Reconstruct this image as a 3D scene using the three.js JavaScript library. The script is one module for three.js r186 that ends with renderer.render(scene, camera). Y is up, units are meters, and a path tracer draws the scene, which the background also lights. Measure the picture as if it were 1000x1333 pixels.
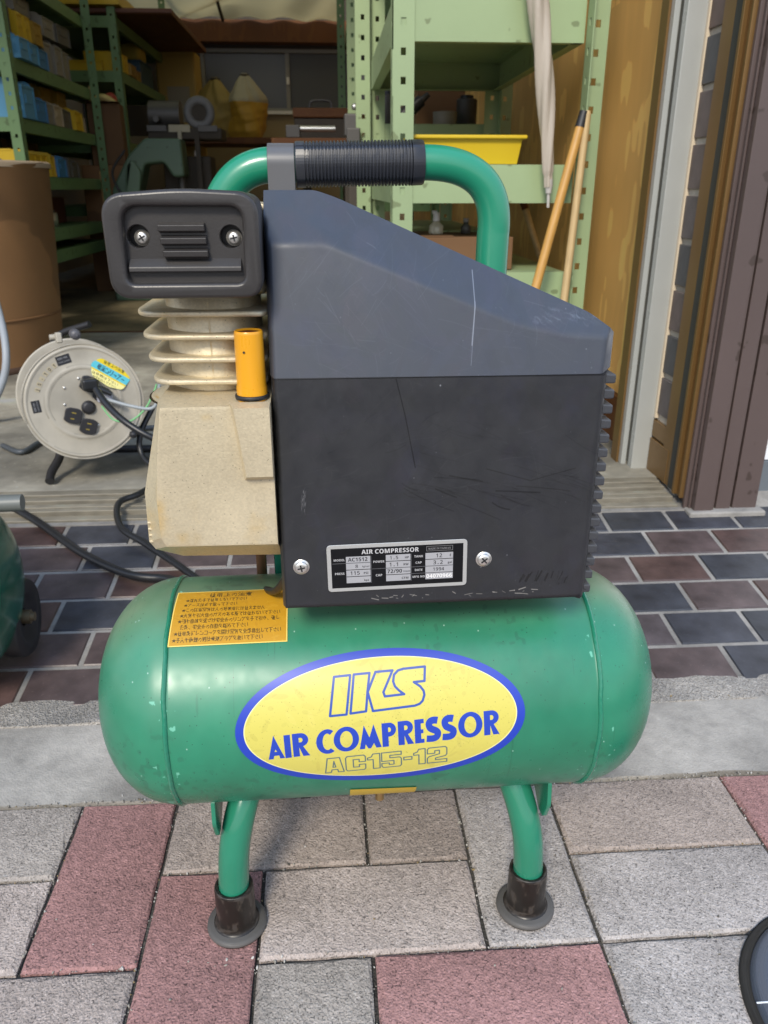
import * as THREE from 'three';
import { RoundedBoxGeometry } from 'three/addons/geometries/RoundedBoxGeometry.js';
import { mergeGeometries, mergeVertices, toCreasedNormals } from 'three/addons/utils/BufferGeometryUtils.js';

// ------------------------------------------------------------------ camera, sky, sun, exposure
const scene = new THREE.Scene();
const renderer = new THREE.WebGLRenderer({ antialias: true });
renderer.toneMapping = THREE.LinearToneMapping;
renderer.toneMappingExposure = 1.48;
renderer.shadowMap.enabled = true;

const PITCH = THREE.MathUtils.degToRad(-22.2), YAW = THREE.MathUtils.degToRad(-3.8);
const camera = new THREE.PerspectiveCamera(65.81, 3 / 4, 0.05, 200);
camera.position.set(0, 0.62, 0);
camera.rotation.set(PITCH, YAW, 0, 'YXZ');
camera.focus = 0.56;
camera.userData.fStop = 17;
camera.updateMatrixWorld();

{ // pale, slightly hazy open sky: cool overhead, whiter near the horizon
  const W = 64, H = 64, d = new Float32Array(W * H * 4);
  for (let y = 0; y < H; y++) for (let x = 0; x < W; x++) {
    const el = ((y + 0.5) / H - 0.5) * Math.PI, s = Math.max(0, Math.sin(el)), t = Math.pow(s, 0.6), i = (y * W + x) * 4;
    const k = el < 0 ? 0.3 : 0.8;
    d[i] = k * (1.18 - 0.66 * t); d[i + 1] = k * (1.1 - 0.3 * t); d[i + 2] = k * (0.98 + 0.36 * t); d[i + 3] = 1;
  }
  const sky = new THREE.DataTexture(d, W, H, THREE.RGBAFormat, THREE.FloatType);
  sky.mapping = THREE.EquirectangularReflectionMapping; sky.magFilter = THREE.LinearFilter; sky.needsUpdate = true;
  scene.background = sky; scene.environment = sky;
}
const sun = new THREE.DirectionalLight(new THREE.Color(1, 0.91, 0.77), 2.3);
sun.position.set(-0.9, 2.7, 2.3);
sun.target.position.set(0, 0.2, -0.6);
sun.castShadow = true; sun.shadow.radius = 26; sun.shadow.mapSize.set(2048, 2048);
Object.assign(sun.shadow.camera, { left: -6, right: 6, top: 6, bottom: -6, near: 0.1, far: 20 });
scene.add(sun, sun.target);

// ------------------------------------------------------------------ helpers
function rng(a) { return () => { a |= 0; a = (a + 0x6D2B79F5) | 0; let t = Math.imul(a ^ (a >>> 15), 1 | a); t = (t + Math.imul(t ^ (t >>> 7), 61 | t)) ^ t; return ((t ^ (t >>> 14)) >>> 0) / 4294967296; }; }
const rand = rng(71);
const rr = (a, b) => a + (b - a) * rand();
const clamp = (x, a = 0, b = 1) => Math.min(b, Math.max(a, x));
const lerp = (a, b, t) => a + (b - a) * t;
const smooth = (a, b, x) => { const t = clamp((x - a) / (b - a)); return t * t * (3 - 2 * t); };
const V = (x, y, z) => new THREE.Vector3(x, y, z);
function hash(x, y, s) { let h = Math.imul(x, 374761393) ^ Math.imul(y, 668265263) ^ Math.imul(s, 2147483629); h = Math.imul(h ^ (h >>> 13), 1274126177); return ((h ^ (h >>> 16)) >>> 0) / 4294967296; }
function vnoise(x, y, p, s) { // periodic value noise, period p cells
  const xi = Math.floor(x), yi = Math.floor(y), fx = x - xi, fy = y - yi, u = fx * fx * (3 - 2 * fx), v = fy * fy * (3 - 2 * fy);
  const m = (n) => ((n % p) + p) % p;
  return lerp(lerp(hash(m(xi), m(yi), s), hash(m(xi + 1), m(yi), s), u), lerp(hash(m(xi), m(yi + 1), s), hash(m(xi + 1), m(yi + 1), s), u), v);
}
function fbm(u, v, cells, oct, s) { let a = 0, w = 0.5, n = 0; for (let o = 0; o < oct; o++) { a += w * vnoise(u * cells, v * cells, cells, s + o); n += w; w *= 0.5; cells *= 2; } return a / n; }
function tex(w, h, fn, srgb = true, size = 1) { // fn(u, v) -> [r, g, b] 0..1 ; size: metres covered
  const d = new Uint8Array(w * h * 4);
  for (let y = 0; y < h; y++) for (let x = 0; x < w; x++) { const c = fn(x / w, y / h, x, y), i = (y * w + x) * 4; for (let k = 0; k < 3; k++) d[i + k] = clamp(Array.isArray(c) ? c[k] : c) * 255; d[i + 3] = 255; }
  const t = new THREE.DataTexture(d, w, h); t.wrapS = t.wrapT = THREE.RepeatWrapping; t.magFilter = THREE.LinearFilter; t.minFilter = THREE.LinearFilter;
  if (srgb) t.colorSpace = THREE.SRGBColorSpace; t.repeat.set(1 / size, 1 / size); t.needsUpdate = true; return t;
}
function canvasTex(w, h, draw) { const c = document.createElement('canvas'); c.width = w; c.height = h; draw(c.getContext('2d'), w, h); const t = new THREE.CanvasTexture(c); t.colorSpace = THREE.SRGBColorSpace; t.wrapS = t.wrapT = THREE.RepeatWrapping; return t; }
const std = (color, roughness = 0.6, more = {}) => new THREE.MeshStandardMaterial({ color, roughness, ...more });
const phys = (color, roughness = 0.6, more = {}) => new THREE.MeshPhysicalMaterial({ color, roughness, ...more });

const used = {};
function numbered(n) { used[n] = (used[n] || 0) + 1; return used[n] === 1 ? n : n + '_' + String(used[n] - 1).padStart(3, '0'); }
function shade(o) { o.castShadow = o.receiveShadow = true; return o; }
function thing(name, label, category, pos = [0, 0, 0], turn = 0, group) {
  const o = new THREE.Group(); o.name = numbered(name); o.position.set(...pos); o.rotation.y = turn; scene.add(o);
  o.userData = { label, category }; if (group) o.userData.group = group; return o;
}
function structure(name, pos = [0, 0, 0]) { const o = new THREE.Group(); o.name = numbered(name); o.position.set(...pos); o.userData.kind = 'structure'; scene.add(o); return o; }
function part(name, geo, mat, parent, label) {
  const g = Array.isArray(geo) ? join(geo) : geo, m = shade(new THREE.Mesh(g, mat)); m.name = name; parent.add(m);
  if (label) m.userData.label = label; return m;
}
function solo(name, label, category, geo, mat, group) { const m = shade(new THREE.Mesh(Array.isArray(geo) ? join(geo) : geo, mat)); m.name = numbered(name); m.userData = { label, category }; if (group) m.userData.group = group; scene.add(m); return m; }
function join(list) { return mergeGeometries(list.map((g) => { const n = g.index ? g.toNonIndexed() : g.clone(); for (const k of Object.keys(n.attributes)) if (!['position', 'normal', 'uv'].includes(k)) n.deleteAttribute(k); n.groups = []; if (!n.attributes.uv) n.setAttribute('uv', new THREE.BufferAttribute(new Float32Array(n.attributes.position.count * 2), 2)); return n; })); }
function box(w, h, d, x = 0, y = 0, z = 0, r = 0) { return (r ? new RoundedBoxGeometry(w, h, d, r > 0.003 ? 3 : 1, r) : new THREE.BoxGeometry(w, h, d)).translate(x, y, z); }
function span(x0, x1, y0, y1, z0, z1, r = 0) { return box(Math.abs(x1 - x0), Math.abs(y1 - y0), Math.abs(z1 - z0), (x0 + x1) / 2, (y0 + y1) / 2, (z0 + z1) / 2, r); }
function cyl(r0, r1, h, seg = 24, axis = 'y', x = 0, y = 0, z = 0) { const g = new THREE.CylinderGeometry(r0, r1, h, seg); if (axis === 'x') g.rotateZ(-Math.PI / 2); if (axis === 'z') g.rotateX(Math.PI / 2); return g.translate(x, y, z); }
function lathe(pts, seg = 32) { return new THREE.LatheGeometry(pts.map((p) => new THREE.Vector2(...p)), seg); }
function tube(pts, r, seg = 60, rad = 12, tension = 0.5) { const c = new THREE.CatmullRomCurve3(pts.map((p) => V(...p)), false, 'catmullrom', tension); return capped(c, r, seg, rad); }
function capped(c, r, seg, rad) {
  const g = new THREE.TubeGeometry(c, seg, r, rad), out = [g];
  for (const t of [0, 1]) { const d = new THREE.CircleGeometry(r, rad), tg = c.getTangentAt(t).multiplyScalar(t ? 1 : -1); d.applyQuaternion(new THREE.Quaternion().setFromUnitVectors(V(0, 0, 1), tg)); const p = c.getPointAt(t); d.translate(p.x, p.y, p.z); out.push(d); }
  return join(out);
}
function rod(a, b, r0, r1 = r0, seg = 14) { const A = V(...a), B = V(...b), L = A.distanceTo(B); const g = new THREE.CylinderGeometry(r1, r0, L, seg); g.applyQuaternion(new THREE.Quaternion().setFromUnitVectors(V(0, 1, 0), B.clone().sub(A).normalize())); const m = A.add(B).multiplyScalar(0.5); return g.translate(m.x, m.y, m.z); }
function extrude(shape, depth, bevel = 0, seg = 2, curve = 8) { return new THREE.ExtrudeGeometry(shape, { depth: depth - 2 * bevel, bevelEnabled: bevel > 0, bevelSize: bevel, bevelThickness: bevel, bevelOffset: -bevel, bevelSegments: seg, curveSegments: curve }).translate(0, 0, bevel); }
function poly(pts) { const s = new THREE.Shape(); pts.forEach((p, i) => (i ? s.lineTo(...p) : s.moveTo(...p))); s.closePath(); return s; }
function roundPoly(pts, r) { // polygon with rounded corners
  const s = new THREE.Shape(), n = pts.length;
  for (let i = 0; i < n; i++) {
    const p = new THREE.Vector2(...pts[i]), a = new THREE.Vector2(...pts[(i + n - 1) % n]).sub(p), b = new THREE.Vector2(...pts[(i + 1) % n]).sub(p), q = Array.isArray(r) ? r[i] : r;
    const A = p.clone().add(a.normalize().multiplyScalar(q)), B = p.clone().add(b.normalize().multiplyScalar(q));
    i ? s.lineTo(A.x, A.y) : s.moveTo(A.x, A.y); s.quadraticCurveTo(p.x, p.y, B.x, B.y);
  }
  s.closePath(); return s;
}
function muv(geo, ox = 0, oy = 0) { // uv in metres from the dominant axis of each face
  const g = geo.index ? geo.toNonIndexed() : geo, p = g.attributes.position, uv = new Float32Array(p.count * 2), a = V(), b = V(), c = V();
  for (let i = 0; i < p.count; i += 3) {
    a.fromBufferAttribute(p, i); b.fromBufferAttribute(p, i + 1); c.fromBufferAttribute(p, i + 2);
    const n = b.clone().sub(a).cross(c.clone().sub(a)), x = Math.abs(n.x), y = Math.abs(n.y), z = Math.abs(n.z);
    [a, b, c].forEach((q, k) => { uv[(i + k) * 2] = (x > y && x > z ? q.z : q.x) + ox; uv[(i + k) * 2 + 1] = (y >= x && y >= z ? q.z : q.y) + oy; });
  }
  g.setAttribute('uv', new THREE.BufferAttribute(uv, 2)); return g;
}
function slab(w, d, h, c, ch = c) { // block whose top edges are chamfered; top at y = 0, centred in x and z
  const X = w / 2, Z = d / 2, P = [], quad = (a, b, e, f) => P.push(...a, ...b, ...e, ...a, ...e, ...f);
  const t = [[-X + c, 0, Z - c], [X - c, 0, Z - c], [X - c, 0, -Z + c], [-X + c, 0, -Z + c]], m = [[-X, -ch, Z], [X, -ch, Z], [X, -ch, -Z], [-X, -ch, -Z]], b = m.map((q) => [q[0], -h, q[2]]);
  quad(...t); for (let i = 0; i < 4; i++) { const j = (i + 1) % 4; quad(m[i], m[j], t[j], t[i]); quad(b[i], b[j], m[j], m[i]); }
  const g = new THREE.BufferGeometry(); g.setAttribute('position', new THREE.Float32BufferAttribute(P, 3)); g.computeVertexNormals(); return muv(g);
}
function roughSlab(w, d, h, c, seed) { // like slab, with an uneven, slightly chipped arris
  const X = w / 2, Z = d / 2, per = [], nx = Math.max(3, Math.round(w / 0.02)), nz = Math.max(3, Math.round(d / 0.02)), R = rng(seed), P = [], n2 = (a, b, e) => P.push(...a, ...b, ...e);
  for (let i = 0; i < nx; i++) per.push([lerp(-X, X, i / nx), Z]); for (let i = 0; i < nz; i++) per.push([X, lerp(Z, -Z, i / nz)]); for (let i = 0; i < nx; i++) per.push([lerp(X, -X, i / nx), -Z]); for (let i = 0; i < nz; i++) per.push([-X, lerp(-Z, Z, i / nz)]);
  const T = [], Mi = [], B = [];
  per.forEach(([x, z]) => { const k = c * (0.6 + 1.0 * R() + (R() < 0.12 ? 1.3 : 0)), j = (R() - 0.5) * 0.0009; const sx = 1 - (k + j) / X, sz = 1 - (k + j) / Z; T.push([x * sx, 0, z * sz]); Mi.push([x * (1 + j / X), -c * (0.6 + 0.5 * R()), z * (1 + j / Z)]); B.push([x, -h, z]); });
  for (let i = 0; i < per.length; i++) { const q = (i + 1) % per.length; n2(T[i], T[q], [0, 0, 0]); n2(Mi[i], Mi[q], T[q]); n2(Mi[i], T[q], T[i]); n2(B[i], B[q], Mi[q]); n2(B[i], Mi[q], Mi[i]); }
  const g = new THREE.BufferGeometry(); g.setAttribute('position', new THREE.Float32BufferAttribute(P, 3)); g.computeVertexNormals(); return muv(g);
}
function ordinal(i) { return ['first', 'second', 'third', 'fourth', 'fifth', 'sixth', 'seventh', 'eighth', 'ninth', 'tenth', 'eleventh', 'twelfth'][i]; }

// ------------------------------------------------------------------ materials
const speck = tex(512, 512, (u, v, x, y) => { // coarse exposed aggregate
  const a = fbm(u, v, 64, 2, 3), b = hash(x, y, 9), c = vnoise(u * 230, v * 230, 230, 4), big = fbm(u, v, 3, 5, 8);
  let k = 0.84 + 0.26 * (big - 0.5) + 0.18 * (a - 0.5) + 0.12 * (b - 0.5);
  if (c > 0.82) k += 0.15; if (c < 0.18) k -= 0.27; return [k, k * 0.985, k * 0.965];
}, true, 0.25);
const speckBump = tex(512, 512, (u, v, x, y) => 0.5 * vnoise(u * 190, v * 190, 190, 4) + 0.3 * fbm(u, v, 64, 2, 3) + 0.2 * hash(x, y, 9), false, 0.25);
const stain = (k0, k1, cells, s, size, tint = [1, 1, 1]) => tex(256, 256, (u, v) => { const k = lerp(k0, k1, fbm(u, v, cells, 5, s)); return tint.map((t) => k * t); }, true, size);
const concTex = tex(512, 512, (u, v, x, y) => { const a = fbm(u, v, 5, 6, 21), b = hash(x, y, 5), c = fbm(u, v, 40, 3, 33); let k = 0.84 + 0.44 * (a - 0.5) + 0.16 * (c - 0.5) + 0.06 * (b - 0.5); if (c > 0.7) k -= 0.04; return [k, k * 0.99, k * 0.97]; }, true, 0.5);
const concBump = tex(256, 256, (u, v, x, y) => 0.6 * fbm(u, v, 30, 4, 33) + 0.4 * hash(x, y, 5), false, 0.25);
const floorTex = tex(512, 512, (u, v, x, y) => { const a = fbm(u, v, 4, 6, 41), b = fbm(u, v, 16, 4, 47), s = fbm(u, v, 60, 2, 3); let k = 0.8 + 0.6 * (a - 0.5) + 0.3 * (b - 0.5) + 0.12 * (s - 0.5); if (hash(x >> 1, y >> 1, 6) > 0.996) k += 0.15; return [k, k * 0.97, k * 0.9]; }, true, 1.1);
const tileTex = tex(256, 256, (u, v, x, y) => { const a = fbm(u, v, 5, 5, 51), b = hash(x, y, 7); let k = 0.86 + 0.6 * (a - 0.5) + 0.06 * (b - 0.5); if (hash(x >> 1, y >> 1, 16) > 0.995) k += 0.3; return k; }, true, 0.2);
const tileBump = tex(256, 256, (u, v) => fbm(u, v, 12, 4, 52), false, 0.2);
const castBump = tex(256, 256, (u, v, x, y) => 0.7 * fbm(u, v, 60, 3, 61) + 0.3 * hash(x, y, 3), false, 0.06);
const castTex = tex(512, 512, (u, v, x, y) => { const a = fbm(u, v, 4, 5, 62), b = fbm(u, v, 128, 2, 63), r = smooth(0.52, 0.75, fbm(u, v, 3, 5, 66)); let k = 0.88 + 0.14 * (a - 0.5) + 0.08 * (b - 0.5); if (hash(x >> 1, y >> 1, 8) > 0.997) k -= 0.25; return [k * 1.0, k * lerp(0.95, 0.86, r), k * lerp(0.84, 0.6, r)]; }, true, 0.14);
const plyTex = tex(512, 1024, (u, v) => {
  const warp = fbm(u, v, 3, 3, 71) * 0.5, g = vnoise(u * 60 + warp * 8, v * 6, 1000, 72), h = fbm(u, v * 0.5, 6, 4, 73), f = smooth(0.63, 0.66, fbm((u * 2) % 1, (v * 0.6) % 1, 14, 2, 77));
  const k = 0.98 + 0.03 * (g - 0.5) + 0.16 * (h - 0.5) + 0.13 * f; return [0.94 * k, 0.76 * k, 0.48 * k];
}, true, 1);
const paintTex = tex(512, 512, (u, v, x, y) => { const a = fbm(u, v, 4, 5, 81), c = 0.6 * smooth(0.75, 0.78, fbm(u, v, 22, 4, 83)); let k = 0.92 + 0.14 * (a - 0.5); return [lerp(k, 0.62, c), lerp(k, 0.6, c), lerp(k, 0.55, c)]; }, true, 0.7);
const cardTex = tex(256, 512, (u, v) => { const a = fbm(u, v, 4, 5, 91), w = smooth(0.53, 0.55, fbm(u, v, 3, 4, 95)); const k = 0.8 + 0.25 * (a - 0.5) + 0.16 * w; return [k, k * 0.97, k * 0.92]; }, true, 0.9);
const roughVar = tex(256, 256, (u, v) => { const k = 0.75 + 0.5 * (fbm(u, v, 6, 5, 101) - 0.5); return [k, k, k]; }, false, 0.25);

const M = {
  paver: [[0.46, 0.42, 0.385], [0.54, 0.47, 0.435], [0.44, 0.375, 0.335], [0.52, 0.485, 0.465]].map((c) => std(new THREE.Color(...c), 0.92, { map: speck, bumpMap: speckBump, bumpScale: 0.0016 })),
  paverPink: [[0.46, 0.26, 0.25], [0.43, 0.24, 0.23]].map((c) => std(new THREE.Color(...c), 0.92, { map: speck, bumpMap: speckBump, bumpScale: 0.0016 })),
  sand: std(new THREE.Color(0.085, 0.08, 0.072), 1, { map: concTex, bumpMap: concBump, bumpScale: 0.004 }),
  kerb: std(new THREE.Color(0.47, 0.45, 0.42), 0.85, { map: concTex, bumpMap: concBump, bumpScale: 0.0012 }),
  mortarRough: std(new THREE.Color(0.5, 0.48, 0.45), 0.95, { map: speck, bumpMap: speckBump, bumpScale: 0.004 }),
  grout: std(new THREE.Color(0.36, 0.35, 0.335), 0.9, { map: concTex, bumpMap: concBump, bumpScale: 0.001 }),
  tile: [[0.058, 0.062, 0.078], [0.118, 0.086, 0.084], [0.112, 0.068, 0.06], [0.05, 0.055, 0.068], [0.1, 0.083, 0.088]].map((c) => std(new THREE.Color(...c), 0.42, { map: tileTex, bumpMap: tileBump, bumpScale: 0.0006 })),
  floor: std(new THREE.Color(0.4, 0.4, 0.385), 0.75, { map: floorTex, bumpMap: concBump, bumpScale: 0.001 }),
  floorBack: std(new THREE.Color(0.33, 0.28, 0.19), 0.7, { map: floorTex }),
  rail: std(new THREE.Color(0.32, 0.31, 0.285), 0.6, { metalness: 0.3, map: floorTex }),
  ply: std(new THREE.Color(0.95, 0.9, 0.82), 0.5, { map: plyTex }),
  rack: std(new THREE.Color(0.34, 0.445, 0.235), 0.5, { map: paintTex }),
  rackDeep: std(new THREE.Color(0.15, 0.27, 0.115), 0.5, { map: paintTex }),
  silver: std(new THREE.Color(0.4, 0.41, 0.385), 0.42, { metalness: 0.2, roughnessMap: roughVar }),
  bronze: std(new THREE.Color(0.2, 0.115, 0.04), 0.35, { metalness: 0.5 }),
  rubberStrip: std(new THREE.Color(0.03, 0.032, 0.03), 0.6),
  mauve: std(new THREE.Color(0.108, 0.078, 0.071), 0.45, { map: paintTex }),
  white: std(new THREE.Color(0.75, 0.77, 0.8), 0.7),
  wall: std(new THREE.Color(0.33, 0.27, 0.17), 0.85),
  dark: std(new THREE.Color(0.055, 0.045, 0.035), 0.8),
  wood: std(new THREE.Color(0.13, 0.07, 0.035), 0.7, { map: plyTex }),
  steel: std(new THREE.Color(0.62, 0.62, 0.6), 0.3, { metalness: 0.9 }),
  zinc: std(new THREE.Color(0.75, 0.73, 0.68), 0.32, { metalness: 0.85 }),
  black: std(new THREE.Color(0.018, 0.018, 0.02), 0.5),
  rubber: std(new THREE.Color(0.05, 0.046, 0.042), 0.55, { map: tileTex }),
  cable: std(new THREE.Color(0.014, 0.015, 0.017), 0.38),
  brass: std(new THREE.Color(0.5, 0.36, 0.16), 0.35, { metalness: 0.9 }),
  copper: std(new THREE.Color(0.5, 0.22, 0.12), 0.4, { metalness: 0.9 }),
  cast: std(new THREE.Color(0.86, 0.835, 0.755), 0.45, { metalness: 0.45, map: castTex, bumpMap: castBump, bumpScale: 0.00016 }),
  card: std(new THREE.Color(0.25, 0.135, 0.06), 0.75, { map: cardTex }),
};

// ------------------------------------------------------------------ the setting: pavement
const GX = 0.0235, GP = 0.1015, GZ = -0.4945; // grid of the block paving: x lines GX + k GP, z lines GZ + j GP
{
  const pavement = structure('pavement');
  { const g = new THREE.BoxGeometry(2.4, 0.2, 1.3, 480, 1, 260), p = g.attributes.position; for (let i = 0; i < p.count; i++) if (p.getY(i) > 0) p.setY(i, 0.1 + 0.004 * (fbm((p.getX(i) + 2) / 4, (p.getZ(i) + 2) / 4, 220, 3, 19) - 0.5)); g.computeVertexNormals(); part('bedding', muv(g.translate(0.1, -0.1048, -0.047)), M.sand, pavement); part('bedding', muv(span(-3, 3, -0.2, -0.0075, -0.697, 2.5)), M.sand, pavement); }
  const taken = new Set(), geo = {};
  const R = rng(5);
  function lay(i0, i1, j0, j1, mat) {
    for (let i = i0; i < i1; i++) for (let j = j0; j < j1; j++) taken.add(i + ',' + j);
    const w = (i1 - i0) * GP - 0.0034, d = (j1 - j0) * GP - 0.0034;
    const key = `${i1 - i0}x${j1 - j0}x${Math.floor(R() * 3)}`;
    if (!geo[key]) geo[key] = muv(roughSlab(w, d, 0.06, 0.0026, 11 + Object.keys(geo).length), R(), R());
    const m = part('paver', geo[key], mat, pavement);
    m.position.set(GX + (i0 + i1) / 2 * GP, (R() - 0.5) * 0.0012, GZ + (j0 + j1) / 2 * GP);
    m.rotation.set((R() - 0.5) * 0.006, (R() - 0.5) * 0.01, (R() - 0.5) * 0.006);
  }
  const [g0, g1, g2, g3] = M.paver, [p0, p1] = M.paverPink;
  // rows -2, -1 (far) and 0, 1 ... (near the lens)
  lay(-5, -3, -2, -1, g0); lay(-5, -3, -1, 0, g1); lay(-3, -2, -2, 0, p1); lay(-2, 0, -2, -1, g2); lay(0, 1, -2, -1, g2); lay(1, 2, -2, 0, g3); lay(2, 4, -2, -1, g2); lay(4, 5, -2, 0, p0);
  lay(-1, 1, -1, 0, g1); lay(2, 4, -1, 0, g3); lay(-2, -1, -1, 1, p1); lay(-4, -2, 0, 1, g1); lay(-1, 0, 0, 2, g0); lay(0, 2, 0, 1, p0); lay(2, 4, 0, 1, g3); lay(-5, -4, 0, 2, p1);
  const all = [g0, g1, g2, g3, g1, g3, p0, p1];
  for (let j = -2; j < 9; j++) for (let i = -9; i < 10; i++) { // the same bond carried on round the part in view
    if (taken.has(i + ',' + j)) continue;
    const free = (a, b) => !taken.has(a + ',' + b), m = all[Math.floor(R() * all.length)];
    if (free(i, j + 1) && (i + j) % 3 === 0 && j < 8) lay(i, i + 1, j, j + 2, m); else if (free(i + 1, j)) lay(i, i + 2, j, j + 1, m); else if (free(i, j + 1) && j < 8) lay(i, i + 1, j, j + 2, m); else lay(i, i + 1, j, j + 1, m);
  }
  const outer = structure('street');
  part('asphalt', muv(span(-30, 30, -0.3, -0.02, 2.5, 30)), std(new THREE.Color(0.06, 0.06, 0.062), 0.9, { map: speck }), outer);
}
{ // flat concrete kerb and the crumbly mortar fillet behind it
  const kerb = structure('kerb');
  const beam = new THREE.BoxGeometry(5.2, 0.12, 0.138, 260, 1, 8); const p = beam.attributes.position;
  for (let i = 0; i < p.count; i++) { const x = p.getX(i), z = p.getZ(i), n = fbm((x + 3) / 6, (z + 3) / 6, 90, 4, 12) - 0.5; if (p.getY(i) > 0) p.setY(i, p.getY(i) + n * 0.004); if (Math.abs(z) > 0.068) p.setZ(i, z + (fbm((x + 3) / 6, 0.3, 120, 4, 13 + (z > 0 ? 1 : 0)) - 0.5) * 0.012); }
  beam.computeVertexNormals(); part('kerb_stone', muv(beam.translate(0, -0.06, -0.7705)), M.kerb, kerb);
  const fil = new THREE.BoxGeometry(5.2, 0.1, 0.05, 320, 1, 8), q = fil.attributes.position;
  for (let i = 0; i < q.count; i++) { const x = q.getX(i), z = q.getZ(i), n = fbm((x + 3) / 6, (z + 3) / 6, 160, 4, 22) - 0.5; if (q.getY(i) > 0) q.setY(i, q.getY(i) + n * 0.012 + 0.0005); }
  fil.computeVertexNormals(); part('mortar_fillet', muv(fil.translate(0, -0.049, -0.862)), M.mortarRough, kerb);
}
{ // sloping apron of brick tiles up to the sill
  const apron = structure('tiled_apron', [0, 0, -0.876]); apron.rotation.x = Math.atan(0.13);
  part('mortar_bed', muv(span(-3.2, 1.6, -0.08, -0.0022, -0.62, 0.004)), M.grout, apron);
  const PW = 0.1215, PD = 0.0797, R = rng(17), geos = [0, 1, 2, 3].map((i) => muv(slab(PW - 0.0072, PD - 0.0072, 0.012, 0.0016), i * 0.37, i * 0.21)), half = muv(slab(PW * 0.5 - 0.0085, PD - 0.0085, 0.012, 0.0016));
  for (let r = 0; r < 6; r++) for (let c = -19; c <= 8; c++) {
    const x = (r % 2 ? 0.493 : 0.55) + (c - 0.5) * PW;
    const left = x < 0.05, k = R();
    const mat = left ? M.tile[k < 0.3 ? 0 : k < 0.7 ? 1 : 2] : M.tile[k < 0.28 ? 0 : k < 0.5 ? 1 : k < 0.6 ? 2 : k < 0.78 ? 3 : 4];
    const m = part('tile', geos[Math.floor(R() * 4)], mat, apron);
    m.position.set(x, (R() - 0.5) * 0.0006, -PD * (r + 0.5)); m.rotation.set((R() - 0.5) * 0.008, (R() - 0.5) * 0.008, (R() - 0.5) * 0.006);
  }
}
{ // sand and small stones swept into the joints and along the kerb
  const n = 2600, R = rng(29), g = new THREE.IcosahedronGeometry(1, 0), im = new THREE.InstancedMesh(g, std(0xffffff, 0.95), n), m = new THREE.Matrix4(), q = new THREE.Quaternion(), c = new THREE.Color();
  for (let i = 0; i < n; i++) {
    let x = -0.6 + R() * 1.3, z = -0.71 + R() * 0.38, y = 0.0004; const k = R(), s = 0.0004 + 0.0011 * R() * R(), j = () => (R() + R() - 1) * 0.004;
    if (k < 0.4) { z = GZ + Math.round((z - GZ) / GP) * GP + j(); y = Math.abs((z - GZ) / GP - Math.round((z - GZ) / GP)) * GP < 0.0022 ? -0.0018 : 0.0003; }
    else if (k < 0.72) { x = GX + Math.round((x - GX) / GP) * GP + j(); y = Math.abs((x - GX) / GP - Math.round((x - GX) / GP)) * GP < 0.0022 ? -0.0018 : 0.0003; }
    else if (k < 0.88) { z = -0.698 + j() * 1.3; y = 0.0002; } else if (k < 0.96) { z = -0.843 + j() * 2; y = 0.002; x = -0.8 + R() * 1.7; }
    q.setFromEuler(new THREE.Euler(R() * 6, R() * 6, R() * 6)); m.compose(V(x, y + s * 0.3, z), q, V(s * (1 + R()), s * 0.7, s)); im.setMatrixAt(i, m);
    const t = R(); im.setColorAt(i, t < 0.5 ? c.setRGB(0.3, 0.28, 0.24) : t < 0.75 ? c.setRGB(0.1, 0.09, 0.075) : t < 0.93 ? c.setRGB(0.5, 0.48, 0.44) : c.setRGB(0.26, 0.19, 0.09));
  }
  im.name = 'loose_grit'; im.userData = { label: 'scattered sand grains and tiny stones in the joints of the paving', category: 'grit', kind: 'stuff' }; shade(im); scene.add(im);
}
const FL = 0.08;
{ // grooved metal sill of the sliding door, slightly worn
  const sill = structure('door_sill');
  part('sill_base', muv(span(-3.0, 0.648, -0.02, 0.064, -1.47, -1.352)), M.rail, sill);
  [[-1.372, -1.3525, 0.0665], [-1.393, -1.3775, 0.074], [-1.416, -1.4, 0.073], [-1.44, -1.422, 0.078], [-1.47, -1.446, 0.0805]].forEach(([a, b, h]) => part('rail_ridge', muv(span(-3.0, 0.648, 0.06, h, a, b, 0.0015)), M.rail, sill));
  part('mortar_edge', muv(span(-3.0, 0.66, 0.03, 0.0625, -1.3515, -1.338)), M.grout, sill);
}
{
  const fl = structure('floor');
  part('concrete_slab', muv(span(-3.1, 1.6, -0.1, FL, -3.32, -1.471)), M.floor, fl);
  part('floor_strip', muv(span(-3.1, 1.6, -0.1, FL + 0.003, -3.345, -3.322)), M.wood, fl);
  for (let i = 0; i < 8; i++) part('floor_board', muv(span(-3.1, 1.6, -0.1, FL + 0.002, -3.346 - (i + 1) * 0.48 + 0.004, -3.346 - i * 0.48), 0, i * 0.3), M.floorBack, fl);
}
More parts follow.
